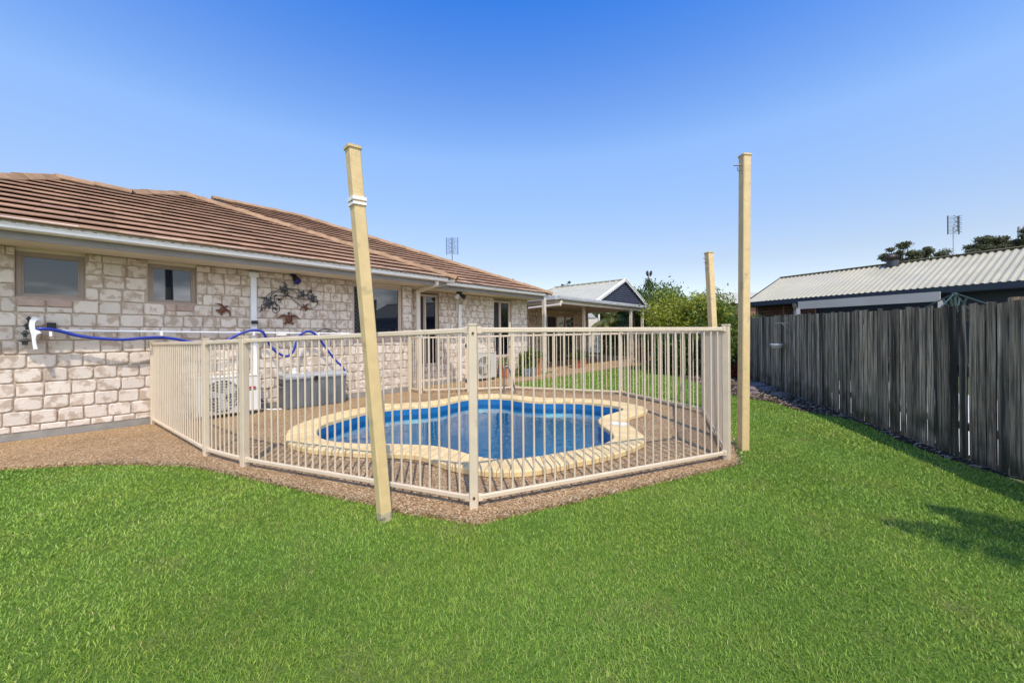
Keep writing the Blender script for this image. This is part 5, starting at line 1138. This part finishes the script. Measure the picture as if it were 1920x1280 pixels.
shrub(B_(1368, 11.2), .8, .8, 2500, .05, 'leaf_mid', 'small light leafed plant at the foot of the hedge by the fence post', 41, 'plant', 'garden_plant', None, 5, low=.0)
shrub(B_(1384, 10.6), .42, .62, 1500, .045, 'leaf_red', 'small red leafed plant in the bed beside the tallest sail post', 42, 'plant', 'garden_plant', None, 5, low=.0)
shrub(B_(1102, 30), 3.6, 3.4, 7000, .10, 'leaf_dark', 'dark shrub behind the cream shed under the patio roof', 46, 'shrub', 'shrub', 'trees and shrubs behind the hedge', 9, low=.0)
shrub(B_(1152, 28.5), 3.4, 4.4, 11000, .09, 'leaf_dark', 'dark shrub mass below the palm fronds at the back of the yard', 43, 'shrub', 'shrub', 'trees and shrubs behind the hedge', 9, low=.0)
p = onx(990, 690, -7.62); shrub((p.x, p.y, 0), .72, .62, 2600, .032, 'leaf_mid', 'leafy green plant at the corner of the far house wing', 44, 'plant', 'garden_plant', None, 7, low=.0)
# ragged upright shoots with dark spikes
def spike(u, v0, v1, Z, label):
    p0 = Vector((0,0,H))+ray(u, v0)*Z; p1 = Vector((0,0,H))+ray(u+1, v1)*Z; t = empty('spike_plant', (p0.x, p0.y, 0), label, 'plant')
    MB().tube([(p0.x, p0.y, 0), p0, p0.lerp(p1, .6)], [.05, .035, .02], 6).build('stem', 'bark', t)
    mb = MB()
    for dx in (-.10, .12):
        a = p0.lerp(p1, .45)+R0*dx*.6; b = p1+R0*dx; mb.tube([a, a.lerp(b, .4), a.lerp(b, .75), b], [.012, .075, .07, .01], 8)
    mb.build('flower_spike', 'iron', t); leaves([tuple(p0-up*.25)], [(.22, .22, .4)], 260, .08, 'leaf', 'leaf_dark', t, 5)
spike(1216, 528, 507, 20, 'dark twin flower spikes rising above the trees right of the gable')
def palm(base, h, L, n, label, seed, m='leaf_palm', droop=.9, name='palm_tree', tr=.09, asp=.05):
    rg = random.Random(seed); b = Vector(base); t = empty(name, (b.x, b.y, 0), label, 'palm tree', 'palms around the yard'); top = b+up*h
    pts = [b, b+up*h*.5+Vector((.06,.03,0)), top]; cc = curve(pts, 12); MB().tube(cc, [tr*(1.15-.35*i/len(cc)) for i in range(len(cc))], 10).build('trunk', 'bark', t, smooth=True)
    V = []; F_ = []; rr = []
    for k in range(n):
        a_ = k*2.399+rg.uniform(-.2,.2); el = rg.uniform(.15, 1.15); d_ = Vector((math.cos(a_)*math.cos(el), math.sin(a_)*math.cos(el), math.sin(el))); LL = L*rg.uniform(.8, 1.1)
        spine = []; p = top.copy(); v = d_.copy(); N_ = 16
        for i in range(N_+1): spine.append(p.copy()); p = p+v*LL/N_; v = (v-up*droop*1.9/N_).normalized()
        ton = rg.random()
        for i in range(1, N_):
            d1 = (spine[i+1]-spine[i]).normalized(); s_ = d1.cross(up).normalized(); ll = L*.30*math.sin(math.pi*(i/N_)**.7)+.05
            for sg in (-1, 1):
                for q in (0, .5):
                    o = spine[i].lerp(spine[i+1], q); tip = o+(s_*sg*.8+d1*.55-up*(.35+rg.uniform(0,.4))).normalized()*ll*rg.uniform(.85,1.1); md = o.lerp(tip, .5)+up*ll*.08; wv = d1*(.012+.01*L); z0 = len(V)
                    V += [o-wv*.5, o+wv*.5, md+wv, md-wv, tip]; F_ += [(z0, z0+1, z0+2, z0+3), (z0+3, z0+2, z0+4, z0+4)]; rr += [min(1, max(0, ton*.5+rg.random()*.5))]*2
        for i in range(N_):
            a1_, b1_ = spine[i], spine[i+1]; z0 = len(V); s_ = (b1_-a1_).cross(up).normalized()*.014; V += [a1_-s_, a1_+s_, b1_+s_, b1_-s_]; F_.append((z0, z0+1, z0+2, z0+3)); rr.append(.5)
    mb = MB(); mb.v = [tuple(x) for x in V]; mb.f = [tuple(dict.fromkeys(f)) for f in F_]; mb.r = rr; mb.build('frond', m, t, recalc=False); return t
palm(B_(1186, 20.5), 2.7, 1.7, 16, 'grey green palm arching just right of the gable peak', 51, 'leaf_dark', .8)
palm(B_(1152, 24.5), 2.0, 2.1, 16, 'yellow green palm seen under the middle of the patio roof', 52)
palm(B_(1134, 27), 2.1, 1.9, 14, 'pale palm under the patio roof beside the cream shed', 53)
palm(B_(1190, 21.5), 1.7, 1.5, 12, 'small yellow palm between the right hand patio posts', 54)
# the palm that throws the frond shadow on the lawn: it stands behind the timber fence, right of the view
tgt = g(1850, 1030); off = SUN/SUN.z*4.6
palm((tgt.x+off.x+1.2, tgt.y+off.y+.1, 0), 4.6, 1.6, 10, 'palm behind the timber fence whose fronds shade the lawn at the lower right', 55, 'leaf_mid', .7, tr=.12)
# gum trees on the skyline
def gum(u, Z, v_top, w, n, label, seed, k=12, vb=None, size=.13):
    k = int(k*2.8); n = int(n*.8)
    top = (Vector((0,0,H))+ray(u, v_top)*Z).z; b = B_(u, Z); rg = random.Random(seed); t = empty('gum_tree', b, label, 'tree', 'skyline trees'); cs = []; rs = []
    lo = top*.62 if vb is None else (Vector((0,0,H))+ray(u, vb)*Z).z
    for i in range(k):
        x = rg.uniform(-w/2, w/2); zz = lo+(top-lo)*(rg.uniform(.15, .88)*(1-.45*abs(x)/(w/2))); y = rg.uniform(-w*.3, w*.3); c_ = Vector(b)+R0*x+Vector((Fv.x,Fv.y,0))*y; s_ = rg.uniform(.05, .12)*w
        cs.append((c_.x, c_.y, zz)); rs.append((s_, s_, s_*rg.uniform(.5, .9)))
    branches(b, cs, .22, parent=t, seed=seed, trunk_h=.6); leaves(cs, rs, n, size, 'crown', 'leaf_gum', t, seed, surf=.2)
gum(1704, 48, 446, 5.4, 9500, 'gum tree rising behind the roof ventilator', 61, 9, 500)
gum(1790, 52, 460, 8.5, 9600, 'low spreading gum tree under the right hand antenna', 62, 9, 500)
gum(1866, 46, 422, 6.2, 14500, 'round topped gum tree left of the street lamp', 63, 11, 490)
gum(1925, 44, 420, 5.0, 11500, 'gum tree behind the street lamp at the right edge', 64, 11, 480)
gum(936, 60, 514, 3.4, 2200, 'tiny tree top over the brown roof, left of the gap', 65, 6, 540)
gum(958, 60, 519, 1.7, 1300, 'smallest tree top over the end of the brown roof', 66, 4, 540)
gum(1066, 75, 522, 2.2, 900, 'tiny far tree top over the patio roof', 67, 5, 545)
gum(1340, 60, 540, 5, 3500, 'far tree behind the distant pale roof', 68, 7, 575)
# pots
def pot(p, r_, h, m, label, name='plant_pot', plant=None, cat='plant pot', seed=1, z0=0):
    t = empty(name, (p[0], p[1], z0), label, cat, None)
    MB().lathe((p[0], p[1], z0), [(r_*.66, 0), (r_*.9, h*.55), (r_*.98, h*.86), (r_*1.08, h*.87), (r_*1.08, h), (r_*.92, h), (r_*.9, h*.9), (.01, h*.88)], 24).build('pot', m, t, smooth=True)
    if plant: leaves([(p[0], p[1], z0+h+r_*.5)], [(r_*1.2, r_*1.2, r_*.9)], plant[1], plant[2], 'foliage', plant[0], t, seed)
q = onx(946, 690, -7.62); pot((q.x, q.y), .17, .36, 'terra', 'large terracotta pot under the far wing window', plant=('leaf_mid', 400, .03))
q = onx(988, 690, -7.30); pot((q.x, q.y), .12, .22, 'glazed', 'grey blue glazed round pot beside the leafy corner plant')
q = onx(999, 690, -7.30); pot((q.x, q.y), .13, .25, 'glazed', 'second grey blue glazed pot, nearer the patio', plant=('leaf_mid', 200, .03))
q = onx(1008, 690, -7.55); pot((q.x, q.y), .15, .50, 'terra', 'tall terracotta planter with white flowers by the patio post', plant=('leaf_mid', 500, .03))
q = onx(1090, 678, -7.7); pot((q.x-.2, q.y), .22, .30, 'terra', 'low terracotta pot by the middle patio post', plant=('leaf_dark', 600, .05))
q = onx(1104, 678, -7.7); pot((q.x-.3, q.y), .20, .34, 'terra', 'terracotta trough to the right of the middle patio post', plant=('leaf_dark', 600, .05))
for u, Z, lb in ((1192, 17.2, 'dark red wooden panel stack left of the last patio post'), (1201, 17.6, 'dark red panel standing right of the last patio post')):
    p = B_(u, Z); t = MB().prism([(p[0], p[1], .02), (p[0]+.4*R0.x, p[1]+.4*R0.y, .02), (p[0]+.36*R0.x, p[1]+.36*R0.y, .95), (p[0]+.03*R0.x, p[1]+.03*R0.y, .98)], (Fv.x*.06, Fv.y*.06, 0)).build('terracotta_screen', 'terra_dark'); tag(t, lb, 'garden screen')
p = B_(1225, 16.0); t = empty('garden_statue', p, 'small white garden bird statue at the back edge of the lawn', 'statue')
MB().lathe(p, [(.16, 0), (.13, .05), (.10, .25), (.16, .30)], 16).build('plinth', 'plinth', t)
c = Vector(p); MB().tube(curve([c+up*.34-R0*.10, c+up*.38, c+up*.46+R0*.08, c+up*.62+R0*.10, c+up*.70+R0*.06], 20), [.03]+[.10]*3+[.12]*4+[.10]*3+[.06]*4+[.045]*3+[.06]*3+[.02]*0, 12) if False else None
pts = curve([c+up*.32-R0*.16, c+up*.40-R0*.02, c+up*.50+R0*.06, c+up*.66+R0*.04, c+up*.74-R0*.04], 20); rd_ = [.02+.10*math.sin(min(1, i/len(pts)*1.6)*math.pi) if i < len(pts)*.6 else .045 for i in range(len(pts))]
MB().tube(pts, rd_, 12).tube([pts[-1], pts[-1]-R0*.09], [.04, .008], 8).build('bird', 'white', t, smooth=True)
MB().lathe(B_(1242, 15.2), [(.14, 0), (.2, .3), (.2, .34), (.17, .34), (.01, .3)], 18)
print('objects', len(D.objects))
